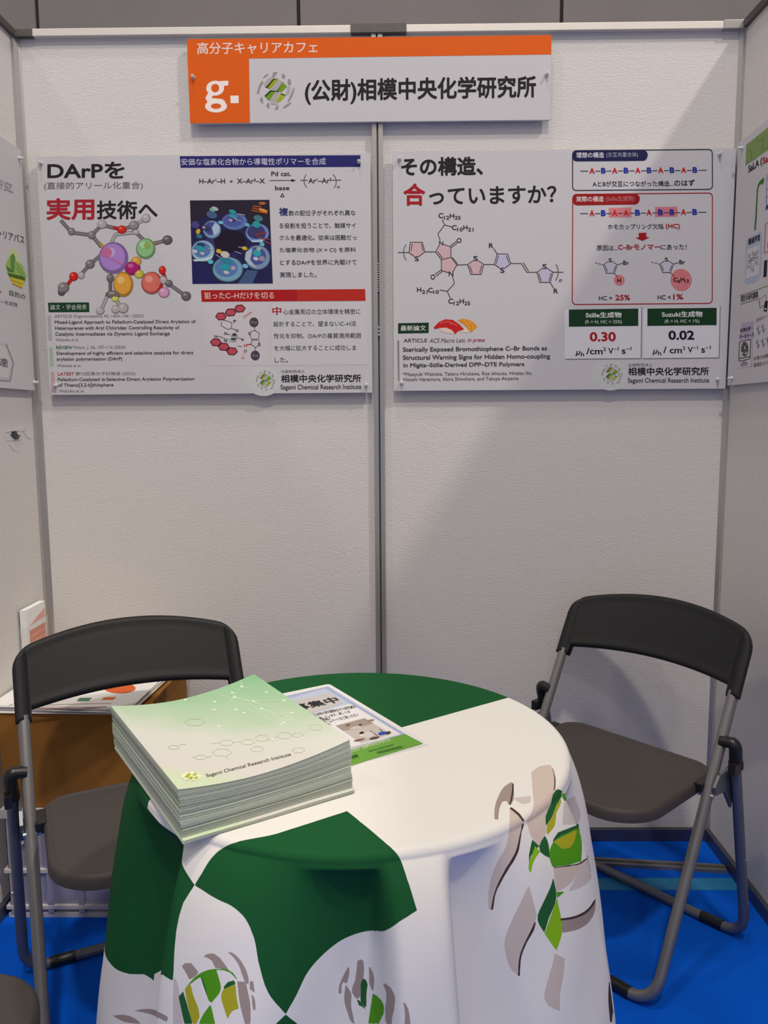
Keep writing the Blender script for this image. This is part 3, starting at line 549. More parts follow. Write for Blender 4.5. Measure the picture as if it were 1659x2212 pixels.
p.lines([[(370, 880), (445, 840)], [(485, 820), (560, 830)], [(375, 930), (440, 960)], [(480, 960), (548, 960)], [(370, 1040), (440, 980)], [(365, 1070), (440, 1120)], [(480, 1000), (545, 1070)], [(480, 1110), (545, 1090)], [(355, 1180), (440, 1110)], [(520, 900), (560, 840)], [(400, 1200), (480, 1290)], [(385, 1240), (490, 1140)], [(400, 1295), (490, 1200)], [(430, 1330), (490, 1260)]], 9, (64, 46, 52), 3)
p.line([(835, 20), (785, 50), (755, 815), (860, 780)], 14, (166, 44, 44), 2); p.text('ロ', 835, 870, 540, 680, BLK, 0)
p.poly([(752, 1025), (835, 995), (812, 1440), (730, 1468)], (28, 24, 28), 2); p.line([(115, 1950), (870, 1680)], 16, (96, 110, 72), 2)
p.text('現在の研究課題', 130, 590, 1950, 2130, (60, 56, 56), .02, dy=-130); p.line([(125, 2180), (600, 2030)], 14, (60, 56, 56), 2); p.line([(640, 2230), (625, 2040), (790, 1920), (800, 2080)], 9, (110, 104, 108), 2); p.build('machine_learning_card', t)
p = Print(fn).sub(1590, 650, 12.29)
p.line([(620, 0), (640, 190), (760, 100)], 12, (90, 86, 88), 2); p.poly([(775, 0), (850, 0), (820, 290), (730, 270)], (28, 26, 28), 2); p.ell(785, 215, 28, 28, (196, 196, 198), 3)
p.poly([(130, 600), (470, 530), (430, 1740), (60, 1790)], (180, 168, 188), 1); p.poly([(95, 1060), (450, 1010), (400, 1740), (60, 1790)], (200, 198, 202), 2)
p.text('計算化学・', 125, 440, 730, 850, (66, 50, 84), .03, dy=-70); p.text('データベース', 92, 480, 900, 1025, (56, 44, 90), .03, dy=-75)
p.frame([(98, 1090), (402, 1020), (378, 1540), (82, 1600)], 30, 20, (44, 34, 42), 3); p.line([(85, 1530), (380, 1475)], 22, (44, 34, 42), 3); p.ell(238, 1280, 80, 170, (120, 118, 112), 3); p.ring(238, 1280, 84, 180, 22, (44, 38, 44), 4)
for x, y in ((205, 1240), (285, 1230), (190, 1330), (265, 1330), (235, 1160)): p.ell(x, y, 24, 34, (52, 46, 50), 5)
for x, y in ((175, 1370), (285, 1380), (245, 1240)): p.ell(x, y, 22, 36, (190, 188, 190), 5)
p.line([(195, 1590), (190, 1650)], 16, (44, 34, 42), 3); p.line([(245, 1580), (250, 1640)], 16, (44, 34, 42), 3); p.frame([(145, 1665), (295, 1640), (280, 1700), (140, 1720)], 20, 18, (44, 34, 42), 3)
p.text('所内デー', 540, 840, 470, 570, (110, 106, 108), .004, dy=-120)
for x, y in ((590, 780), (715, 730), (570, 1140), (710, 1110), (840, 1060)): p.lines([[(x-40, y-60), (x, y), (x+20, y+120)], [(x, y), (x+10, y-110)], [(x+20, y+80), (x+60, y+10)]], 18, (104, 110, 108), 2)
p.text('計算の自動', 475, 870, 1480, 1585, (104, 98, 100), .006, dy=-90); p.text('最適化モデ', 470, 870, 1650, 1760, (104, 98, 100), .006, dy=-70); p.build('database_card', t)
for q in ((1604, 320), (1582, 817)): pin(t, Vector(fn(*q, 0)), (-1, 0, 0))
t, fn = side_board('research_poster', 'poster on the left side wall with a green and yellow leafy drawing', -1)
p = Print(fn).sub(0, 370, 4.609)
p.text('研究', -60, 120, 60, 160, (150, 146, 150), .004, dy=60); p.line([(40, 175), (130, 215)], 6, (120, 116, 120)); p.text('キャリアパス', -90, 240, 555, 640, (66, 62, 66), .008, dy=90)
p.text('目的の', 90, 250, 1180, 1235, (84, 80, 84), .01, dy=45); p.text('—化合物', 0, 170, 1270, 1312, (96, 92, 96), .006, dy=40); p.text('へ', -40, 8, 1150, 1215, (166, 50, 60), .02); p.build('caption_text', t)
p = Print(fn).sub(0, 370, 4.609)
p.ell(130, 870, 62, 110, (196, 204, 164), 1); p.poly([(55, 930), (100, 830), (135, 815), (160, 890), (220, 930), (265, 1050), (215, 1165), (120, 1110), (70, 1010)], (150, 184, 92), 2)
p.poly([(100, 850), (130, 820), (148, 850), (140, 1000), (105, 1000)], (96, 140, 74), 3); p.poly([(55, 940), (100, 970), (140, 1010), (80, 1000)], (70, 122, 44), 3); p.poly([(75, 1010), (240, 1050), (250, 1090), (90, 1050)], (72, 104, 30), 4); p.poly([(80, 1030), (235, 1085), (220, 1160), (120, 1110)], (206, 196, 48), 3); p.lines([[(110, 1080), (210, 1120)], [(125, 1120), (215, 1160)]], 10, (196, 130, 50), 5); p.lines([[(165, 920), (235, 1020)], [(160, 960), (230, 1050)]], 12, (120, 160, 90), 4); p.build('leafy_drawing', t)
p = Print(fn).sub(0, 370, 4.609)
p.poly([(-60, 1700), (60, 1720), (132, 1905), (100, 2090), (-60, 2075)], (186, 182, 186), 1); p.poly([(-60, 1720), (40, 1735), (108, 1900), (80, 2060), (-60, 2040)], (202, 198, 200), 2); p.line([(60, 1720), (132, 1905), (100, 2090), (-20, 2080)], 7, (120, 116, 122), 3); p.text('達', -20, 78, 1850, 1935, (86, 74, 88), .01, dy=20); p.build('house_figure', t)
for q in ((40, 342), (73, 826)): pin(t, Vector(fn(*q, 0)), (1, 0, 0))

# ------------------------------------------------------------------ leaflet holder and tape on the left wall
xw = -HW
t = thing('leaflet_holder', 'clear leaflet holder with orange and white leaflet on the left wall', 'leaflet holder', (xw+.001, 1.93, .50)); t0 = t.location.copy()
def lw(px, py, dx): q = hit(px, py, x=xw+dx); return (dx+xw-t0.x, q.y-t0.y, q.z-t0.z)
ya, yb = 1.868-t0.y, 1.985-t0.y
b = MB(); mc = mat('clear_acrylic', (225, 224, 226), .1, spec=.6, Alpha=.12)
b.box(0, .0015, ya, yb, -.03, .205, mc); b.box(.022, .0235, ya, yb, -.03, .15, mc); b.box(.0015, .022, ya, ya+.0015, -.03, .15, mc); b.box(.0015, .022, yb-.0015, yb, -.03, .15, mc); b.box(.0015, .022, ya, yb, -.03, -.0285, mc); b.build('holder_shell', t)
b = MB()
b.box(.004, .020, ya+.006, yb-.006, -.027, .19, M_paper); o = b.build('leaflet', t)
def leaf(py, pz, lift): return (.0202+lift, ya+.006+(yb-ya-.012)*py, pz)
p = Print(leaf); OG = (214, 112, 72)
p.rect(.12, .062, .95, .135, OG); p.poly([(.12, .148), (.95, .172), (.95, .150)], (222, 168, 160), 1)
for zz in (.122, .106, .092): p.rect(.16, zz-.004, .93, zz, (226, 160, 120), 2)
p.line([(.3, .038), (.45, .044), (.6, .036), (.78, .046)], .002, (90, 86, 86)); p.rect(.2, .012, .92, .017, (110, 106, 106), 2); p.build('leaflet_print', t)
t = thing('tape_scrap', 'scrap of clear tape with black fragment stuck to the left wall below poster', 'tape', (xw+.0005, 1.93, 1.10)); t0 = t.location.copy()
b = MB(); mt = mat('glossy_tape', (228, 226, 228), .15, spec=.7, Alpha=.75)
for q in ([(10, 932), (44, 926), (57, 924), (57, 930), (38, 933), (12, 935)], [(20, 960), (30, 960), (40, 974), (30, 974)], [(10, 934), (44, 931), (44, 950), (12, 952)], [(48, 930), (56, 930), (68, 947), (60, 947)]):
    b.prism([lw(x, y, .0004) for x, y in q], (.0006, 0, 0), mt)
b.build('tape_strip', t)
b = MB()
for q in ([(25, 932), (33, 931), (34, 934), (36, 939), (44, 941), (37, 943), (39, 948), (32, 949), (27, 943), (22, 939), (27, 936)],): b.prism([lw(x, y, .0012) for x, y in q], (.003, 0, 0), M_black)
b.build('black_fragment', t)

# ------------------------------------------------------------------ crate, carton and papers in the left corner
M_crate = mat('lavender_grey_crate_plastic', (150, 148, 168), .35, spec=.5, vary=.06, scale=14); M_crate2 = mat('pale_crate_rim', (196, 190, 190), .35)
t = thing('storage_crate', 'translucent grey plastic crate standing on the carpet under the brown carton', 'crate', (-.685, 1.86, 0))
x0, x1, y0, y1 = -.19, .185, -.165, .150
b = MB(); b.box(x0+.008, x1-.008, y0+.008, y0+.012, .02, .262, M_crate); b.box(x0+.008, x1-.008, y1-.012, y1-.008, .02, .262, M_crate); b.box(x0+.008, x0+.012, y0+.008, y1-.008, .02, .262, M_crate); b.box(x1-.012, x1-.008, y0+.008, y1-.008, .02, .262, M_crate); b.box(x0+.01, x1-.01, y0+.01, y1-.01, .004, .02, M_crate); b.build('crate_body', t)
for z0, z1, e in ((.0, .012, .004), (.022, .032, .001), (.112, .122, .001), (.246, .268, 0.0)):
    b = MB(); xa, xb, ya, yb = x0+e, x1-e, y0+e, y1-e
    for q in ((xa, xb, ya, ya+.012), (xa, xb, yb-.012, yb), (xa, xa+.012, ya+.012, yb-.012), (xb-.012, xb, ya+.012, yb-.012)): b.box(*q, z0, z1, M_crate2)
    b.build('crate_rim', t, bevel=.001)
for xx in (x0+.012, x0+.055, x0+.098, -.02, .09, x1-.03):
    b = MB(); b.box(xx, xx+.014, y0+.002, y0+.008, .012, .246, M_crate); b.build('crate_rib', t, bevel=.001)
for xx in (x0+.03, x0+.135):
    b = MB(); b.box(xx, xx+.022, y0-.004, y0+.006, .185, .25, M_crate2); b.box(xx+.006, xx+.016, y0-.008, y0-.004, .195, .235, M_dark); b.build('crate_latch', t, bevel=.001)
M_kraft = mat('kraft_cardboard', (146, 100, 48), .85, spec=.1, vary=.10, scale=8, bump=(60, .25, (1, 1, .2)))
t = thing('carton', 'brown cardboard carton on top of the grey crate in the left corner', 'box', (-.69, 1.86, .2685))
b = MB(); b.box(-.178, .172, -.156, .148, 0, .226, M_kraft); b.build('carton_body', t, bevel=.002)
b = MB(); b.prism([(.172, -.15, .222), (.172, .14, .222), (.176, .14, .222), (.176, -.15, .222)], (.004, 0, .03), M_kraft); b.build('carton_flap', t)
b = MB(); b.box(-.012, .012, -.1565, .1485, .2262, .2268, mat('brown_parcel_tape', (150, 112, 62), .3)); b.build('parcel_tape', t)
for i in range(9):
    z = .4956+i*.0019; M = Matrix.Translation((-.716, 1.815, z)) @ Matrix.Rotation(-.06+random.uniform(-.05, .05)*(i < 8), 4, 'Z') @ Matrix.Translation((random.uniform(-.006, .006)*(i < 8), random.uniform(-.006, .006)*(i < 8), 0))
    b = MB(); b.box(-.165, .165, -.118, .128, 0, .0016, M_paper, M); o = b.build('leaflet')
    top = i == 8
    tag(o, 'uppermost white leaflet with orange circle and green patch on the brown carton' if top else 'white leaflet in the flat pile on the carton, under the one with orange circle', 'leaflet', 'leaflets piled on the carton')
    if top:
        Hm = None
        def fnl(px, py, lift):
            q = hit(px, py, z=z+.0016); return (q.x, q.y, z+.0016+lift)
        p = Print(fnl); p.ell(259, 1487, 34, 11, (214, 98, 44), 1); p.poly([(165, 1515), (172, 1508), (199, 1507.5), (191, 1514.5)], (74, 128, 88), 1); p.poly([(219, 1512), (225, 1506.5), (251, 1506), (245, 1511.5)], (222, 110, 48), 1)
        p.line([(60, 1532), (230, 1527)], 1.6, (190, 120, 120), 1); p.line([(90, 1523), (240, 1519)], 1.2, (200, 150, 150), 1); p.line([(20, 1524), (60, 1510)], 1, (150, 146, 150), 1)
        q = p.build('leaflet_print', o)

# ------------------------------------------------------------------ folding chairs
A_, YT, ZT, YF, B_, YE, ZE, YG = .214, .003, .564, .289, .243, .046, .477, -.052
def outline(wd, y0, y1, rr, rf, n=8):
    pts = []
    for cx, cy, r, a0 in ((wd-rf, y1-rf, rf, 0), (-wd+rf, y1-rf, rf, .5*math.pi), (-wd+rr, y0+rr, rr, math.pi), (wd-rr, y0+rr, rr, 1.5*math.pi)):
        for k in range(n+1): a = a0+.5*math.pi*k/n; pts.append((cx+r*math.cos(a), cy+r*math.sin(a)))
    return [(x, y+(.016*(1-(x/wd)**2) if y > y1-.1 else 0)) for x, y in pts]
def make_chair(label):
    t = thing('folding_chair', label, 'chair', group='grey folding chairs round the table')
    dir_ = Vector((0, YT-YF, ZT-.012)).normalized()
    b = MB(); tp = dir_*.014
    b.tube(fillet([Vector((A_, YT, ZT))+tp, (A_, YF, .0115), (-A_, YF, .0115), Vector((-A_, YT, ZT))+tp], .06), .0112, M_tube); b.build('front_frame', t)
    b = MB(); b.tube(fillet([(B_, YE, ZE-.01), (B_, YG, .0112), (-B_, YG, .0112), (-B_, YE, ZE-.01)], .06), .0108, M_tubed); b.build('rear_frame', t)
    # seat
    b = MB(); rings = []
    for ins, z in ((.0, .376), (0.0, .392), (.003, .3985), (.007, .4012), (.011, .4012), (.0135, .3982), (.016, .3985), (.05, .3985), (.11, .398)):
        rings.append([(x, y, z) for x, y in outline(.192-ins, -.006+ins, .325-ins, max(.055-ins, .006), max(.085-ins, .006))])
    n = len(rings[0]); V = [q for r_ in rings for q in r_]; Fc = []
    for i in range(len(rings)-1):
        for k in range(n): Fc.append((i*n+k, i*n+(k+1) % n, (i+1)*n+(k+1) % n, (i+1)*n+k))
    b.add(V, Fc, M_seat, True); b.add(rings[-1], [tuple(range(n))], M_seat, True)
    ri = [(x, y, .378) for x, y in outline(.189, -.003, .322, .052, .082)]
    b.add(rings[0]+ri, [(k, n+k, n+(k+1) % n, (k+1) % n) for k in range(n)], M_seat); b.add(ri, [tuple(reversed(range(n)))], M_plastic); b.build('seat', t)
    # back rest: bowed shell with a rim, its ends are sleeves over the tube
    nrm = Vector((0, dir_.z, -dir_.y))           # forward normal of the leaning frame
    o0 = Vector((0, YT, ZT))
    xs = [-.229+.458*k/60 for k in range(61)]
    xs = sorted(set([round(x, 5) for x in xs] + [s*v for s in (-1, 1) for v in (.1985, .201, .2275, .1995, .2025, .206, .210, .214, .218, .222, .225)]))
    def ht(x):
        ax = abs(x); h = .195-.0535*(ax/.229)**2
        if ax > .191: h -= .038-math.sqrt(max(.038**2-(ax-.191)**2, 0))
        return h
    def hb(x):
        ax = abs(x); h = .0489-.0326*(ax/.229)**2
        if ax > .175: h -= .0 if ax < .199 else h
        return max(h, 0.0) if ax < .2 else 0.0
    nv = 18
    def bow(x): return -.0324*(1-(x/.229)**2)+.002
    Vf, Vb = [], []
    for x in xs:
        for j in range(nv+1):
            v = j/nv; v = v*v*(3-2*v)*.4+v*.6
            h = hb(x)+(ht(x)-hb(x))*v
            d = min(h-hb(x), (ht(x)-h)*.8, (.229-abs(x)))
            slv = max(0, 1-(abs(abs(x)-A_)/.0155)**2)
            th = .0080+.0012*(1-min(1, max(0, (d-.013)/.002)))-.0008*max(0, 1-abs(d-.0145)/.0015)
            if d < .004: th -= (.004-d)*.9
            th = max(th, .0135*math.sqrt(slv) if slv > 0 else 0) if d > .0015 else th
            c = o0+dir_*h+Vector((x, 0, 0))+nrm*bow(x)*(1 if slv == 0 else 1)
            Vf.append(c+nrm*th); Vb.append(c-nrm*th)
    b = MB(); m = nv+1; N = len(xs); Fc = []
    for i in range(N-1):
        for j in range(nv): Fc.append((i*m+j, (i+1)*m+j, (i+1)*m+j+1, i*m+j+1))
    o2 = len(Vf)
    for i in range(N-1):
        for j in range(nv): Fc.append((o2+i*m+j, o2+i*m+j+1, o2+(i+1)*m+j+1, o2+(i+1)*m+j))
    edge = [(i*m) for i in range(N)]+[((N-1)*m+j) for j in range(1, m)]+[(i*m+nv) for i in range(N-2, -1, -1)]+[j for j in range(nv-1, 0, -1)]
    for a, c in zip(edge, edge[1:]+edge[:1]): Fc.append((a, o2+a, o2+c, c))
    b.add(Vf+Vb, Fc, M_plastic, True); b.build('backrest', t)
    for s in (1, -1):
        b = MB()   # hinge elbow with its clamp
        dB = Vector((0, YG-YE, .0112-ZE)).normalized()
        b.tube(fillet([(s*A_, YE+.004, ZE+.006), (s*(B_+.002), YE+.003, ZE+.010), Vector((s*B_, YE, ZE))+dB*.035], .022), [.0118]*3+[.0132]*(len(fillet([(0, 0, 0), (1, 0, 0), (1, 1, 0)], .02))-3), M_black)
        b.tube([Vector((s*B_, YE, ZE))+dB*.034, Vector((s*B_, YE, ZE))+dB*.047], .0148, M_black)
        b.box(s*B_+s*.006-.007, s*B_+s*.006+.007, YE-.002, YE+.024, ZE-.052, ZE-.030, M_black); b.build('hinge_elbow', t, bevel=.001)
        b = MB()   # plate between seat and rear frame
        b.prism([(s*(A_+.0125), .098, .386), (s*(A_+.0125), .104, .404), (s*(A_+.0125), .085, .424), (s*(A_+.0125), .055, .425), (s*(A_+.0125), .036, .43), (s*(A_+.0125), .020, .37), (s*(A_+.0125), .026, .335), (s*(A_+.0125), .060, .382)], (s*.006, 0, 0), M_tubed); b.build('side_bracket', t)
        b = MB(); b.box(min(s*.186, s*.206), max(s*.186, s*.206), .045, .105, .380, .402, M_black); b.build('seat_bracket', t, bevel=.002)
        b = MB(); b.tube([(s*.196, .100, .382), (s*(A_+.014), .100, .382)], .0052, M_steel, 10); b.build('bolt', t)
        b = MB(); b.tube([(s*(B_+.008), -.012, .21), (s*(B_+.0125), -.012, .21)], .004, M_steel, 10); b.build('rivet', t)
        b = MB(); b.tube([(s*(A_-.05), YF, .0125), (s*(A_-.095), YF, .0125)], .0125, M_black, 12); b.build('foot_cap', t)
        b = MB(); b.tube([(s*(B_-.05), YG, .0122), (s*(B_-.10), YG, .0122)], .0122, M_black, 12); b.build('foot_cap', t)
    return t
def copy_thing(o):
    c = o.copy(); COL.objects.link(c)
    for ch in [k for k in bpy.data.objects if k.parent == o]:
        d = ch.copy(); COL.objects.link(d); d.parent = c
    return c
chair = make_chair('grey folding chair right of the table, in the back right corner by the blank wall')
chair.location = (.601, 1.759, 0); chair.rotation_euler.z = 2.311
c2 = copy_thing(chair); c2.location = (-.505, 1.570, 0); c2.rotation_euler.z = -2.682
c2['label'] = 'grey folding chair left of the table, in front of the brown carton'
c3 = copy_thing(chair); c3.location = (-.675, .689, 0); c3.rotation_euler.z = -.25
c3['label'] = 'grey folding chair cut off at the bottom left corner, only its seat corner showing'

# ------------------------------------------------------------------ table, cloth
TC = Vector((-.026, 1.080, 0)); TZ = .695
t = thing('round_table', 'round pedestal table hidden under the green and white cloth', 'table', TC)
M_top = mat('white_laminate', (225, 222, 216), .4)
b = MB(); b.tube([(0, 0, TZ-.028), (0, 0, TZ-.004)], .283, M_top, 64); b.build('tabletop', t, bevel=.003)
b = MB(); b.tube([(0, 0, .02), (0, 0, TZ-.028)], .03, M_steel, 20); b.build('pedestal', t)
b = MB(); b.tube([(0, 0, 0), (0, 0, .012), (0, 0, .02)], [.21, .205, .05], M_steel, 40); b.build('base', t)

# cloth: polar sheet, s = distance along the cloth from the centre
# folds: start angle, end angle, softness of either flank, height
RIDGES = ((-88, -60, 4, 5, .014), (-36, -13, 1.6, 8, .034), (8.5, 21, 1.7, 1.7, .036), (37, 62, 8, 1.5, .030), (74, 96, 4, 5, .012), (108, 122, 5, 5, .03), (138, 152, 5, 5, .03), (255, 268, 4, 4, .02))
TUCKS = ((-65, -38, 9, 1.6, .030), (-7, 7.5, 7, 1.6, .032), (22.2, 33, 1.7, 9, .034), (63, 71, 1.5, 5, .020))
RE = .010; R0 = .302
def folds(phi):
    g = np.zeros_like(phi)
    for a0, a1, w0, w1, a in RIDGES:
        d = (phi-(a0+a1)/2+180) % 360-180; hw = (a1-a0)/2
        g = np.maximum(g, a/(1+np.exp(-np.clip((d+hw)/w0*2.2, -40, 40)))/(1+np.exp(-np.clip((hw-d)/w1*2.2, -40, 40))))
    for a0, a1, w0, w1, a in TUCKS:
        d = (phi-(a0+a1)/2+180) % 360-180; hw = (a1-a0)/2
        g -= a/(1+np.exp(-np.clip((d+hw)/w0*2.2, -40, 40)))/(1+np.exp(-np.clip((hw-d)/w1*2.2, -40, 40)))
    return g
phi_f = np.concatenate([np.arange(-100, 100, .2), np.arange(100, 260, 1.2)])
S_top = R0-RE; arc = RE*math.pi/2
s_l = np.concatenate([np.linspace(.004, .17, 50, endpoint=False), np.linspace(.17, S_top, 84, endpoint=False), S_top+np.linspace(0, arc, 10, endpoint=False), S_top+arc+np.linspace(0, .40, 290, endpoint=False), S_top+arc+np.linspace(.40, .60, 40)])
PH, SS = np.meshgrid(phi_f, s_l)                   # rows: s
tt = np.clip(SS-S_top-arc, 0, None); al = np.clip((SS-S_top)/RE, 0, math.pi/2)
G = folds(PH)
grow = .62*(1-np.exp(-tt/.035))+.95*(1-np.exp(-tt/.28))
hang = .13*tt+.012*(1-np.exp(-tt/.05))
rr = np.where(SS <= S_top, SS, S_top+RE*np.sin(al)) + np.where(G > 0, G*grow, G*(1.25*(1-np.exp(-np.clip(tt-.006, 0, None)/.03))))*(tt > 0) - .006*grow + hang
zz = np.where(SS <= S_top, TZ+.0015, TZ+.0015-RE*(1-np.cos(al))-tt*.985)
# the seat of the left chair is pushed against the cloth at the back
dd_ = np.abs((PH-206.4+180) % 360-180); dent = np.clip((62-dd_)/14, 0, 1); cap = .300-.032*np.clip(tt/.10, 0, 1)
rr = np.where((tt > 0) & (dent > 0), np.minimum(rr, cap*dent+rr*(1-dent)), rr)
# the cloth sinks slightly between the ridges right at the edge
wave = np.sin(PH*.31+SS*40)*.0006*np.clip(tt/.1, 0, 1); rr = rr+wave
ang = np.radians(PH)
X = TC.x+rr*np.sin(ang); Y = TC.y-rr*np.cos(ang)
U = SS*np.sin(ang); Vv = -SS*np.cos(ang)
nr, nc = PH.shape
verts = np.stack([X, Y, zz], -1).reshape(-1, 3)
idx = np.arange(nr*nc).reshape(nr, nc)
a_, b_ = idx[:-1, :], idx[1:, :]
quads = np.stack([a_, b_, np.roll(b_, -1, 1), np.roll(a_, -1, 1)], -1).reshape(-1, 4)
vc = np.concatenate([verts, [[TC.x, TC.y, TZ+.0015]]]); ci = nr*nc
me = bpy.data.meshes.new('tablecloth')
faces = quads.tolist()+[[ci, idx[0, k], idx[0, (k+1) % nc]] for k in range(nc)]
me.from_pydata(vc.tolist(), [], faces); me.polygons.foreach_set('use_smooth', [True]*len(me.polygons))
uv = np.concatenate([np.stack([U, Vv], -1).reshape(-1, 2), [[0, 0]]])
bvh = BVHTree.FromPolygons(vc[:, :3].tolist(), quads.tolist())
qa = quads
def cloth_uv(px, py):
    d = ray(px, py).normalized(); loc, nrm, fi, dist = bvh.ray_cast(CAM, d)
    if fi is None: return None
    ids = qa[fi]; P = vc[ids]; wts = 1/(np.linalg.norm(P-np.array(loc), axis=1)+1e-5)**2
    return (uv[ids]*wts[:, None]).sum(0)/wts.sum()
def cloth_poly(pts, step=9):
    """outline drawn through the points (rounded except at sharp corners), laid onto the cloth"""
    P = np.array(pts, float); n = len(P); tan_in, tan_out = np.zeros_like(P), np.zeros_like(P)
    for i in range(n):
        a, b_, c = P[i-1], P[i], P[(i+1) % n]; u, v = b_-a, c-b_; lu, lv = np.hypot(*u)+1e-9, np.hypot(*v)+1e-9
        if (u@v)/(lu*lv) > .62:
            d = u/lu*lv+v/lv*lu; d /= np.hypot(*d)+1e-9; tan_in[i], tan_out[i] = d*lu, d*lv
        else: tan_in[i], tan_out[i] = u, v
    out = []
    for i in range(n):
        a, c = P[i], P[(i+1) % n]; m0, m1 = tan_out[i], tan_in[(i+1) % n]; k_ = max(1, int(math.hypot(*(c-a))/step))
        for k in range(k_):
            t = k/k_; q = (2*t**3-3*t**2+1)*a+(t**3-2*t**2+t)*m0+(3*t**2-2*t**3)*c+(t**3-t**2)*m1
            h_ = cloth_uv(q[0], q[1])
            if h_ is not None: out.append(h_)
    return np.array(out)
def sdf(poly):
    """signed distance (positive inside) of every cloth vertex near the polygon"""
    res = np.full(len(uv), -1.0)
    if len(poly) < 3: return res
    lo, hi = poly.min(0)-.012, poly.max(0)+.012
    sel = np.where((uv >= lo).all(1) & (uv <= hi).all(1))[0]
    if not len(sel): return res
    P = uv[sel]; d2 = np.full(len(sel), 1e9); ins = np.zeros(len(sel), bool)
    for a, c in zip(poly, np.roll(poly, -1, 0)):
        e = c-a; L2 = e@e
        if L2 < 1e-14: continue
        w_ = P-a; k = np.clip((w_@e)/L2, 0, 1); q = w_-k[:, None]*e; d2 = np.minimum(d2, (q**2).sum(1))
        cond = (a[1] <= P[:, 1]) != (c[1] <= P[:, 1])
        if cond.any():
            xi = a[0]+(P[:, 1]-a[1])*(e[0]/(e[1] if abs(e[1]) > 1e-12 else 1e-12)); ins ^= cond & (P[:, 0] < xi)
    dd = np.sqrt(d2); res[sel] = np.where(ins, dd, -dd); return res
LAYERS = {}
def paint(layer, pts, ox=0, oy=0, k=1.0):
    d = sdf(cloth_poly([(ox+x/k, oy+y/k) for x, y in pts]))
    LAYERS[layer] = np.maximum(LAYERS.get(layer, np.full(len(uv), -1.0)), d)
# big green fields: behind the line across the table, left drop, and the front field
L1a, L1b = cloth_uv(880, 1568), cloth_uv(1060, 1518)
e1 = (L1b-L1a)/np.linalg.norm(L1b-L1a); n1 = np.array([-e1[1], e1[0]])
slim = float(np.linalg.norm(cloth_uv(300, 2100))); sr = np.linalg.norm(uv, axis=1)
LAYERS['field'] = np.minimum((uv-L1a)@n1, slim-sr)
def left_of(a, b_): e = (b_-a)/np.linalg.norm(b_-a); n = np.array([e[1], -e[0]]); return (uv-a)@n
q4, q5, q6 = cloth_uv(302, 1724), cloth_uv(420, 1912), cloth_uv(376, 2100)
sgn = 1 if ((cloth_uv(270, 1900)-q4)@np.array([(q5-q4)[1], -(q5-q4)[0]])) > 0 else -1
def polar(q): return math.degrees(math.atan2(q[0], -q[1])), float(np.hypot(*q))
low = sorted(polar(q) for q in (cloth_uv(*c) for c in ((226, 2052), (236, 2078), (255, 2096), (280, 2104), (330, 2106), (352, 2105))) if q is not None)
rgt = sorted((polar(q)[1], polar(q)[0]) for q in (cloth_uv(*c) for c in ((420, 1912), (406, 1934), (396, 1950), (387, 1978), (381, 2010), (377, 2050), (375, 2100))) if q is not None)
phv = np.degrees(np.arctan2(uv[:, 0], -uv[:, 1]))
lim_s = np.interp(phv, [q[0] for q in low], [q[1] for q in low]); lim_p = np.interp(sr, [q[0] for q in rgt], [q[1] for q in rgt])
dr = np.where(sr < rgt[0][0], 1.0, np.radians(lim_p-phv)*sr)
fld = np.minimum(np.minimum(np.where(sr < rgt[0][0], sgn*left_of(q4, q5), dr), lim_s-sr), np.where(np.abs(phv) < 110, 1.0, -1.0))
LAYERS['field'] = np.maximum(LAYERS['field'], fld)
paint('field', [(750, 1752), (600, 1800), (470, 1840), (420, 1912), (470, 1943), (500, 1957), (530, 1985), (548, 2025), (560, 2085), (580, 2145), (617, 2191), (640, 2150), (665, 2100), (700, 2060), (745, 2027), (790, 2012), (830, 2010), (870, 1986), (901, 1967), (880, 1900), (860, 1848), (820, 1810)])
paint('field', [(617, 2191), (594, 2214), (570, 2240), (680, 2240), (645, 2214)])
Z = (860, 1600, 3.072)
for q in ([(882, 208), (940, 170), (1010, 160), (1035, 195), (1045, 250), (1040, 330), (1010, 430), (980, 490), (978, 625), (930, 700), (885, 640), (850, 530), (880, 490), (890, 300)],
          [(740, 445), (790, 480), (838, 545), (825, 580), (810, 640), (795, 720), (760, 800), (690, 910), (650, 1000), (625, 1125), (600, 1120), (598, 1040), (620, 900), (660, 800), (720, 690), (735, 600)],
          [(865, 960), (880, 1000), (900, 1080), (918, 1170), (895, 1240), (850, 1330), (815, 1420), (800, 1560), (760, 1530), (720, 1440), (705, 1340), (730, 1250), (800, 1100)],
          [(1040, 1410), (1105, 1445), (1100, 1540), (1075, 1690), (1075, 1795), (1000, 1760), (968, 1710), (980, 1640), (1020, 1500)], [(1030, 845), (1130, 832), (1210, 815), (1190, 880), (1130, 960), (1050, 1005)]): paint('beige', q, *Z)
paint('grey', [(765, 280), (750, 275), (710, 300), (665, 370), (640, 450), (640, 520), (665, 525), (672, 450), (690, 405), (720, 400), (735, 428), (750, 420), (768, 330)], *Z)
paint('grey', [(1080, 1180), (1180, 1170), (1260, 1125), (1308, 1045), (1308, 1120), (1270, 1200), (1200, 1250), (1088, 1275)], *Z)
paint('faint', [(1210, 800), (1260, 772), (1282, 900), (1270, 930), (1200, 980), (1130, 1000), (1180, 900)], *Z)
paint('faint', [(1100, 410), (1172, 362), (1205, 530), (1190, 555), (1090, 560)], *Z)
paint('faint', [(760, 380), (880, 366), (880, 410), (830, 422)], *Z)
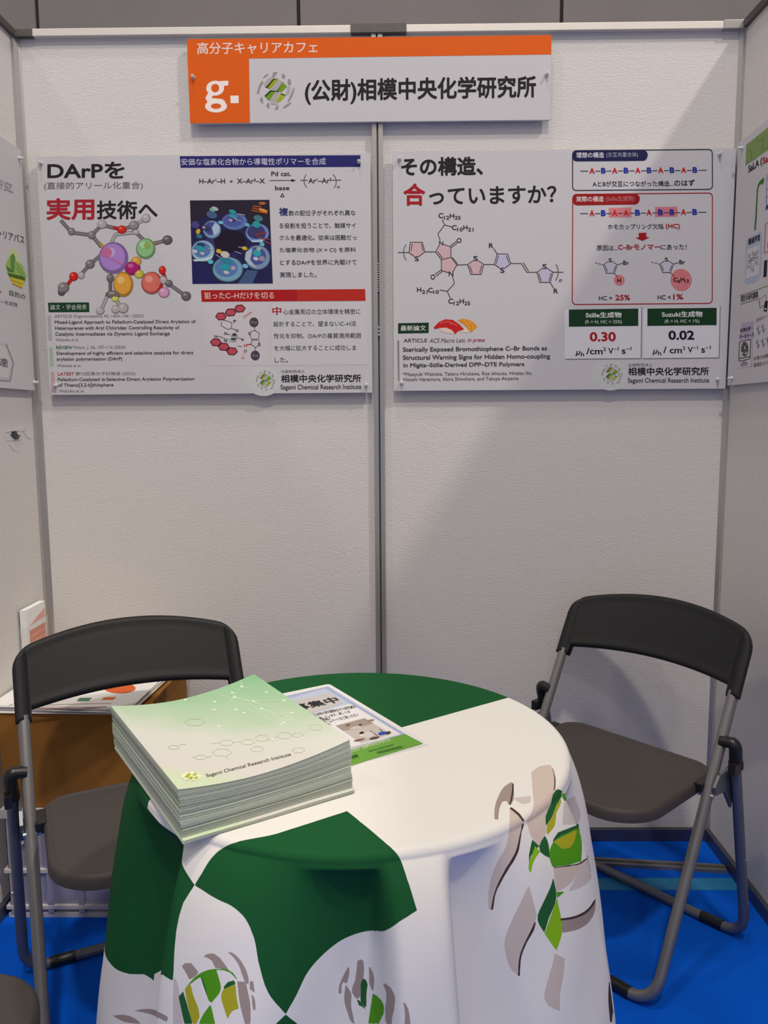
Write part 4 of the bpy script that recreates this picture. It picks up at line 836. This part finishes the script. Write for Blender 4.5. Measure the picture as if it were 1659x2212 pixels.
for q in ([(1045, 330), (1060, 322), (1090, 335), (1085, 370), (1050, 430), (1020, 510), (980, 570), (978, 500), (1010, 430)], [(890, 655), (935, 700), (880, 770), (868, 850), (868, 760)], [(975, 630), (990, 660), (1008, 780), (940, 735), (935, 700)],
          [(1024, 690), (1030, 655), (1060, 610), (1110, 590), (1200, 555), (1198, 590), (1110, 620), (1050, 655)], [(1030, 905), (1050, 1040), (1000, 1180), (970, 1275), (925, 1190), (970, 1060), (1015, 960)]): paint('dark', q, *Z)
for q in ([(1020, 690), (1055, 650), (1110, 620), (1200, 575), (1220, 690), (1215, 800), (1130, 825), (1025, 838), (1005, 780)], [(1050, 1005), (1110, 1000), (1055, 1045)], [(1090, 345), (1125, 395), (1105, 402), (1085, 370)]): paint('leaf', q, *Z)
for q in ([(910, 700), (942, 737), (900, 800), (880, 880), (868, 860), (884, 770)], [(1055, 1040), (1085, 1290), (1050, 1395), (970, 1280), (1000, 1200)]): paint('lime', q, *Z)
for q in ([(985, 570), (1020, 510), (1050, 430), (1082, 380), (1082, 410), (1050, 480), (1040, 560), (990, 630)], [(1030, 668), (1110, 628), (1185, 592), (1175, 650), (1140, 710), (1090, 720), (1050, 685)]): paint('olive', q, *Z)
for q in ([(825, 545), (840, 552), (822, 610), (802, 730), (700, 912), (652, 1012), (632, 1125), (612, 1125), (638, 1000), (688, 890), (783, 720), (806, 620)], [(756, 280), (771, 290), (769, 340), (750, 427), (734, 430), (750, 350)], [(1026, 178), (1047, 250), (1044, 330), (1030, 332), (1034, 250), (1018, 182)],
          [(748, 437), (802, 478), (843, 535), (828, 542), (788, 492), (738, 450)], [(903, 1205), (920, 1190), (902, 1260), (857, 1340), (822, 1430), (810, 1562), (793, 1566), (803, 1430), (838, 1340), (883, 1250)], [(1030, 836), (1130, 823), (1215, 803), (1262, 764), (1264, 776), (1220, 816), (1130, 837), (1030, 850)],
          [(1075, 1178), (1180, 1158), (1260, 1113), (1308, 1040), (1310, 1058), (1267, 1132), (1180, 1180), (1078, 1197)], [(1398, 1600), (1415, 1620), (1420, 1870), (1406, 1870), (1394, 1700)]): paint('outline', q, *Z)
Z = (340, 2020, 5.925)
for q in ([(310, 400), (350, 360), (430, 355), (525, 470), (520, 490), (410, 570), (340, 440)], [(580, 275), (640, 240), (720, 232), (800, 290), (860, 370), (920, 460), (830, 430), (740, 420), (700, 330), (650, 295)], [(890, 210), (960, 225), (1060, 320), (1140, 460), (1170, 560), (1160, 640), (1110, 580), (1060, 430), (980, 290)],
          [(1020, 590), (1130, 600), (1190, 900), (1190, 1138), (1120, 1138), (1060, 900)], [(1180, 590), (1225, 590), (1250, 740), (1180, 690)], [(1200, 740), (1240, 800), (1255, 960), (1225, 960)]): paint('grey', q, *Z)
paint('faint', [(205, 530), (230, 560), (290, 780), (330, 1138), (200, 1138), (200, 880)], *Z)
paint('leaf', [(560, 515), (640, 460), (750, 435), (790, 560), (815, 680), (690, 870), (660, 840), (620, 680)], *Z); paint('leaf', [(680, 890), (700, 960), (740, 1138), (530, 1138), (560, 1060)], *Z)
paint('leaf', [(280, 780), (420, 600), (560, 480), (740, 432), (900, 440), (1010, 540), (1020, 580), (930, 480), (780, 447), (600, 512), (440, 612)], *Z)
for q in ([(550, 530), (570, 520), (620, 640), (680, 800), (660, 850), (600, 680)], [(850, 660), (900, 600), (980, 580), (1000, 630), (900, 670), (850, 700)], [(270, 790), (330, 720), (400, 960), (450, 1138), (345, 1138)]): paint('dark', q, *Z)
paint('olive', [(830, 720), (850, 690), (900, 670), (1000, 630), (1010, 760), (1040, 940), (960, 970), (900, 1080), (860, 960)], *Z); paint('olive', [(350, 700), (420, 620), (470, 800), (530, 960), (540, 1050), (500, 1138), (450, 1138), (400, 950)], *Z)
Z = (700, 2040, 7.54)
for q in ([(385, 375), (415, 380), (410, 500), (370, 630), (335, 630), (325, 600), (290, 660), (285, 800), (235, 800), (250, 660), (300, 540)], [(540, 275), (590, 245), (640, 265), (655, 400), (640, 540), (600, 830), (560, 880), (520, 880), (450, 780), (500, 600), (525, 450)], [(730, 370), (750, 370), (800, 470), (820, 580), (795, 780), (740, 650), (735, 500)],
          [(350, 670), (375, 680), (440, 790), (440, 1000), (470, 1150), (500, 1297), (480, 1290), (380, 1100), (330, 930), (335, 780)], [(955, 635), (1000, 640), (1090, 710), (1150, 830), (1150, 1000), (1110, 1200), (1100, 1297), (1000, 1290), (1000, 1000), (1010, 780)], [(1290, 945), (1320, 950), (1370, 1050), (1410, 1297), (1310, 1297), (1320, 1150)]): paint('grey', q, *Z)
paint('dark', [(630, 570), (650, 555), (690, 590), (690, 800), (690, 1030), (600, 940), (600, 800)], *Z); paint('dark', [(530, 885), (590, 930), (660, 1020), (680, 1060), (600, 1000), (570, 1000)], *Z)
paint('leaf', [(795, 800), (830, 820), (970, 980), (980, 1040), (930, 1230), (890, 1297), (720, 1297), (740, 1150), (770, 950)], *Z)
Z = (180, 1650, 2.242)
paint('grey', [(140, 1220), (190, 1215), (260, 1240), (280, 1260), (200, 1250)], *Z); paint('grey', [(240, 1195), (330, 1188), (410, 1225), (405, 1250), (330, 1215)], *Z)
COLS = [('field', (29, 87, 48)), ('faint', (208, 198, 194)), ('beige', (210, 194, 184)), ('grey', (164, 148, 142)), ('dark', (40, 98, 54)), ('leaf', (84, 156, 34)), ('lime', (140, 192, 36)), ('olive', (176, 172, 44)), ('outline', (78, 58, 56))]
mc = bpy.data.materials.new('printed_polyester_cloth'); mc.use_nodes = True; nt = mc.node_tree; bs = nt.nodes['Principled BSDF']
bs.inputs['Roughness'].default_value = .8; bs.inputs['Specular IOR Level'].default_value = .08; bs.inputs['Sheen Weight'].default_value = 0
prev = None
for nm, rgb in COLS:
    at = me.attributes.new(nm, 'FLOAT', 'POINT'); at.data.foreach_set('value', np.clip(LAYERS[nm], -.02, .02).astype(np.float32))
    an = nt.nodes.new('ShaderNodeAttribute'); an.attribute_name = nm
    mr = nt.nodes.new('ShaderNodeMapRange'); sh_ = .0004 if nm == 'outline' else 0; mr.inputs[1].default_value = -.0002+sh_; mr.inputs[2].default_value = .0002+sh_
    nt.links.new(an.outputs['Fac'], mr.inputs[0])
    mx = nt.nodes.new('ShaderNodeMix'); mx.data_type = 'RGBA'; mx.inputs[7].default_value = (*lin(rgb), 1)
    if prev is None: mx.inputs[6].default_value = (*lin((236, 233, 228)), 1)
    else: nt.links.new(prev, mx.inputs[6])
    nt.links.new(mr.outputs[0], mx.inputs[0]); prev = mx.outputs[2]
nt.links.new(prev, bs.inputs['Base Color'])
me.materials.append(mc); o = bpy.data.objects.new('tablecloth', me); COL.objects.link(o)
tag(o, 'white and dark green printed cloth with leafy emblem draped over the round table', 'tablecloth')

# ------------------------------------------------------------------ laminated flyer on the table
FZ = TZ+.0018
FR, FB = hit(927, 1608, z=FZ), hit(711, 1478, z=FZ)
fv = (FB-FR); fl = fv.length; fv.normalize(); fu = Vector((fv.y, -fv.x, 0))      # fu: to the right edge
t = thing('laminated_flyer', 'laminated flyer with green foot band lying under the booklet stack', 'flyer', FR+fv*fl/2-fu*.105)
t0 = t.location.copy()
def fpt(a, c, z): return FR-fu*a+fv*c+Vector((0, 0, z))-t0
b = MB()
rc = .006; pts = []
for (ca, cc), a0 in zip(((rc, rc), (.212-rc, rc), (.212-rc, fl-rc), (rc, fl-rc)), (math.pi, 1.5*math.pi, 0, .5*math.pi)):
    for k in range(5): an = a0+math.pi/2*k/4; pts.append(fpt(ca+rc*math.cos(an), cc+rc*math.sin(an), 0))
b.prism(pts, (0, 0, .0008), mat('laminate_film', (236, 235, 234), .18, spec=.6)); b.build('laminate', t)
def fnf(px, py, lift):
    r = hit(px, py, z=FZ+.0008+lift)-t0; return r
p = Print(fnf).sub(600, 1460, 4.88)
p.poly([(70, 215), (530, 110), (1345, 612), (735, 770)], (190, 198, 220), 1); p.poly([(530, 110), (1345, 612), (1290, 625), (500, 130)], (166, 176, 208), 2); p.poly([(70, 215), (530, 110), (500, 130), (120, 235)], (166, 176, 208), 2)
p.poly([(145, 268), (555, 176), (690, 285), (360, 392)], (196, 192, 190), 3); p.poly([(360, 402), (770, 295), (1295, 612), (720, 770), (560, 620)], (228, 226, 226), 3); p.build('flyer_print', t)
p = Print(fnf).sub(600, 1460, 4.88)
p.poly([(715, 790), (1345, 612), (1532, 712), (700, 965)], (108, 164, 62), 2)
p.text('公益財団法人 相模中央化学研究所', 690, 1200, 800, 835, (212, 230, 190), .01, dy=-150, skew=-30, L=6); p.text('研究所', 720, 860, 862, 895, (40, 62, 36), .02, dy=-40, skew=-24, L=6)
p.lines([[(960, 795), (1215, 725)], [(1040, 805), (1300, 740)], [(1060, 815), (1320, 750)]], 9, (66, 108, 50) , 5); p.build('green_band', t)
p = Print(fnf).sub(600, 1460, 4.88)
p.text('募集中', 200, 670, 316, 372, (50, 46, 46), .02, dy=-100, skew=-75, L=7)
for s, x0, x1, y0, y1, dy in (('有機化合物の研究開発を行う研究員を', 330, 830, 410, 440, -105), ('募集しています。詳しくは', 420, 770, 440, 466, -80), ('お気軽に', 450, 570, 462, 486, -30), ('ホームページをご覧ください', 500, 860, 476, 504, -85), ('まで', 540, 570, 500, 524, -8)): p.text(s, x0, x1, y0, y1, (84, 80, 84), .01, dy=dy, skew=-24, L=7)
p.build('flyer_text', t)
p = Print(fnf).sub(600, 1460, 4.88)
p.poly([(610, 525), (915, 445), (1200, 615), (880, 712)], (196, 186, 180), 4); p.poly([(610, 525), (915, 445), (1010, 500), (790, 560), (690, 580)], (164, 148, 138), 5)
for x, y, rx, ry, c in ((740, 518, 24, 10, (110, 80, 70)), (870, 515, 20, 10, (90, 70, 62)), (885, 600, 26, 13, (50, 34, 28)), (890, 625, 30, 16, (222, 214, 208)), (960, 620, 60, 34, (210, 202, 198)), (1100, 605, 44, 18, (44, 80, 180)), (1160, 600, 34, 16, (64, 62, 66)), (1020, 655, 56, 14, (86, 76, 72)), (860, 675, 60, 12, (126, 98, 84)), (980, 470, 40, 12, (148, 132, 120)), (820, 545, 60, 14, (206, 198, 190))): p.ell(x, y, rx, ry, c, 6, 14, -.2)
p.line([(970, 575), (1050, 630)], 6, (90, 70, 80), 7); p.line([(1075, 560), (1110, 590)], 6, (80, 80, 120), 7); p.build('flyer_photo', t)

# ------------------------------------------------------------------ stack of booklets
BW, BL, NB = .215, .297, 37
BF = Vector((-.2045, .8045, 0)); by = .5758
bu = Vector((math.cos(by), math.sin(by), 0)); bv = Vector((-bu.y, bu.x, 0))
Z0 = TZ+.0030; TH = .0586/NB
M_cover = bpy.data.materials.new('green_white_booklet_cover'); M_cover.use_nodes = True; nt = M_cover.node_tree; bs = nt.nodes['Principled BSDF']
bs.inputs['Roughness'].default_value = .35; bs.inputs['Specular IOR Level'].default_value = .3
ua = nt.nodes.new('ShaderNodeUVMap'); sx = nt.nodes.new('ShaderNodeSeparateXYZ'); nt.links.new(ua.outputs[0], sx.inputs[0])
noi = nt.nodes.new('ShaderNodeTexNoise'); noi.inputs['Scale'].default_value = 3.2; nt.links.new(ua.outputs[0], noi.inputs['Vector'])
def mth(op, a, c):
    n = nt.nodes.new('ShaderNodeMath'); n.operation = op
    for i, v in enumerate((a, c)):
        if isinstance(v, (int, float)): n.inputs[i].default_value = v
        else: nt.links.new(v, n.inputs[i])
    return n.outputs[0]
dsum = mth('ADD', mth('MULTIPLY', sx.outputs[0], .55), mth('MULTIPLY', sx.outputs[1], .85)); dsum = mth('ADD', dsum, mth('MULTIPLY', noi.outputs[0], .35))
rp = nt.nodes.new('ShaderNodeValToRGB'); nt.links.new(dsum, rp.inputs[0]); el = rp.color_ramp.elements
el[0].position = .30; el[0].color = (*lin((210, 224, 190)), 1); el[1].position = .42; el[1].color = (*lin((219, 215, 209)), 1)
for pos, c in ((.72, (218, 219, 209)), (1.0, (192, 213, 184))): e = el.new(pos); e.color = (*lin(c), 1)
rp2 = nt.nodes.new('ShaderNodeMapRange'); rp2.inputs[1].default_value = .95; rp2.inputs[2].default_value = 1.55; nt.links.new(dsum, rp2.inputs[0])
mx = nt.nodes.new('ShaderNodeMix'); mx.data_type = 'RGBA'; mx.inputs[7].default_value = (*lin((140, 196, 144)), 1); nt.links.new(rp.outputs[0], mx.inputs[6]); nt.links.new(rp2.outputs[0], mx.inputs[0]); nt.links.new(mx.outputs[2], bs.inputs['Base Color'])
M_cedge = mat('booklet_cover_edge', (198, 207, 194), .5)
NU = 14
def surf(u, v, h, sh):
    """point on the stack's level h (0..1) at page position u, v"""
    sag = .0135*h**1.3*4*u*(1-u)*(.75+.25*v)
    lift = .0065*u*h+.001*math.sin(u*9+h*20)*.3
    return BF+bu*(u*BW+sh[0])+bv*(v*BL+sh[1])+Vector((0, 0, Z0+h*.0586-sag+lift))
random.seed(11)
for i in range(NB):
    h0, h1 = i/NB, (i+1)/NB
    k = (random.uniform(-.0005, .0005), random.uniform(-.0006, .0006))
    drift = (.0006*math.sin(i*.3)+.0012*(1-h0), -.0030*(1-h0)+.0005*math.sin(i*.4))
    sh = (k[0]+drift[0], k[1]+drift[1])
    if i < 2: sh = (sh[0]-.001, sh[1]-.006)
    if i == NB-1: sh = (0, 0)
    lab = 'topmost booklet of the stack, its pale green cover printed with hexagons and emblem' if i == NB-1 else ('lowest booklet of the stack, lying on the white cloth' if i == 0 else 'pale booklet inside the stack, only its page edges showing')
    t = thing('booklet', lab, 'booklet', BF+bu*BW/2+bv*BL/2+Vector((0, 0, Z0+h0*.0586)), group='stack of booklets on the table'); t0 = t.location.copy()
    ct = .10*(h1-h0)
    def slab(mb, ha, hb_, u0, u1, v0, v1, m_top, m_side):
        V = []; Fc = []; uvs = []
        for hh in (ha, hb_):
            for a in range(NU+1):
                for c in (v0, v1):
                    u = u0+(u1-u0)*a/NU; V.append(surf(u, c, hh, sh)-t0)
        n = 2*(NU+1)
        top = [(n+2*a, n+2*a+2, n+2*a+3, n+2*a+1) for a in range(NU)]; bot = [(2*a, 2*a+1, 2*a+3, 2*a+2) for a in range(NU)]
        side = [(2*a, 2*a+2, n+2*a+2, n+2*a) for a in range(NU)]+[(2*a+3, 2*a+1, n+2*a+1, n+2*a+3) for a in range(NU)]+[(1, 0, n, n+1), (n-2, n-1, 2*n-1, 2*n-2)]
        mb.add(V, top, m_top, True); mb.add(V, bot+side, m_side, False)
    b = MB(); slab(b, h0+ct, h1-ct, .004, .998, .003, .997, M_paper, M_pages); b.build('pages', t)
    b = MB(); slab(b, h0+.02/NB, h0+ct, 0, 1, 0, 1, M_cedge, M_cedge); slab(b, h1-ct, h1-.02/NB, 0, 1, 0, 1, M_cover, M_cedge)
    o = b.build('cover', t); ul = o.data.uv_layers.new(name='UVMap')
    for lp in o.data.loops:
        co = o.data.vertices[lp.vertex_index].co+t0-BF; ul.data[lp.index].uv = (co.dot(bu)/BW, co.dot(bv)/BL)
    if i == NB-1:
        Hb = homog([(378, 1708), (747, 1600), (541, 1457), (243, 1527)], [(0, 0), (1, 0), (1, 1), (0, 1)])
        def inv_uv(px, py):      # page position seen at a photo point, found on the curved cover
            q = Hb @ np.array([px, py, 1]); u, v = q[0]/q[2], q[1]/q[2]
            for _ in range(6):
                P = surf(u, v, 1, (0, 0)); d = P-CAM; zc = d.dot(FW); ex = px-(829.5+F_PX*d.dot(RT)/zc); ey = py-(1106-F_PX*d.dot(UP)/zc)
                d1 = Hb @ np.array([px+ex, py+ey, 1]); d0 = Hb @ np.array([px, py, 1]); u += d1[0]/d1[2]-d0[0]/d0[2]; v += d1[1]/d1[2]-d0[1]/d0[2]
            return u, v
        def fnb(px, py, lift):
            u, v = inv_uv(px, py); return surf(min(max(u, .004), .996), min(max(v, .004), .996), 1, (0, 0))+Vector((0, 0, lift*.6))-t0
        p = Print(fnb).sub(340, 1450, 3.95)
        p.text('Sagami Chemical Research Institute', 425, 1145, 880, 915, (92, 86, 88), .006, dy=-185, skew=-14); p.build('cover_text', t)
        p = Print(fnb).sub(340, 1450, 3.95)
        HX = (196, 200, 178)
        for x, y, rx, ry in ((320, 435, 90, 32), (590, 612, 62, 26), (552, 695, 84, 34), (370, 735, 56, 20), (770, 605, 60, 26), (892, 572, 62, 28), (850, 665, 58, 24), (1085, 550, 66, 30), (140, 650, 50, 18), (1200, 545, 48, 20), (1350, 480, 60, 26), (1205, 675, 56, 24)):
            p.line([(x+rx*math.cos(math.pi*k_/3+.1), y+ry*math.sin(math.pi*k_/3+.1)) for k_ in range(7)], 4, HX, 1)
        p.lines([[(460, 617), (528, 612)], [(650, 608), (712, 605)], [(580, 725), (605, 750)], [(290, 735), (316, 735)], [(426, 735), (470, 722)], [(945, 590), (1020, 560)], [(1240, 550), (1290, 490)], [(190, 630), (245, 622)]], 4, HX, 1)
        p.build('hexagon_pattern', t); p = Print(fnb).sub(340, 1450, 3.95)
        PL = (214, 236, 206)
        p.lines([[(470, 150), (960, 420)], [(700, 130), (1100, 190)], [(720, 130), (640, 230), (560, 330)], [(640, 220), (1180, 370)], [(760, 250), (960, 420), (1130, 350)], [(880, 320), (1300, 460)], [(540, 210), (820, 260), (1080, 250)], [(690, 60), (720, 130)]], 3.5, PL, 1)
        for x, y in ((240, 245), (490, 262), (640, 185), (720, 132), (485, 330), (740, 356), (670, 330), (820, 258), (930, 180), (890, 322), (1080, 250), (1150, 355), (1075, 440), (525, 472), (1050, 458), (660, 222), (985, 580), (1230, 570)): p.ell(x, y, 15, 7, (226, 240, 220), 2, 12)
        p.build('network_pattern', t)
        p = Print(fnb).sub(340, 1450, 3.95)
        p.ell(290, 897, 92, 38, (232, 238, 204), 1)
        for q, c in (([(230, 905), (262, 870), (290, 878), (262, 915)], (172, 180, 70)), ([(292, 885), (322, 868), (345, 878), (318, 900)], (184, 190, 90)), ([(262, 920), (285, 898), (308, 905), (290, 928)], (160, 172, 62)), ([(305, 915), (330, 898), (356, 905), (330, 926)], (176, 184, 80))): p.poly(q, c, 2)
        for k_ in range(10): a = k_*.628; p.line([(290+78*math.cos(a), 897+32*math.sin(a)), (290+90*math.cos(a+.25), 897+37*math.sin(a+.25))], 5, (196, 198, 176), 2)
        p.build('emblem', t)
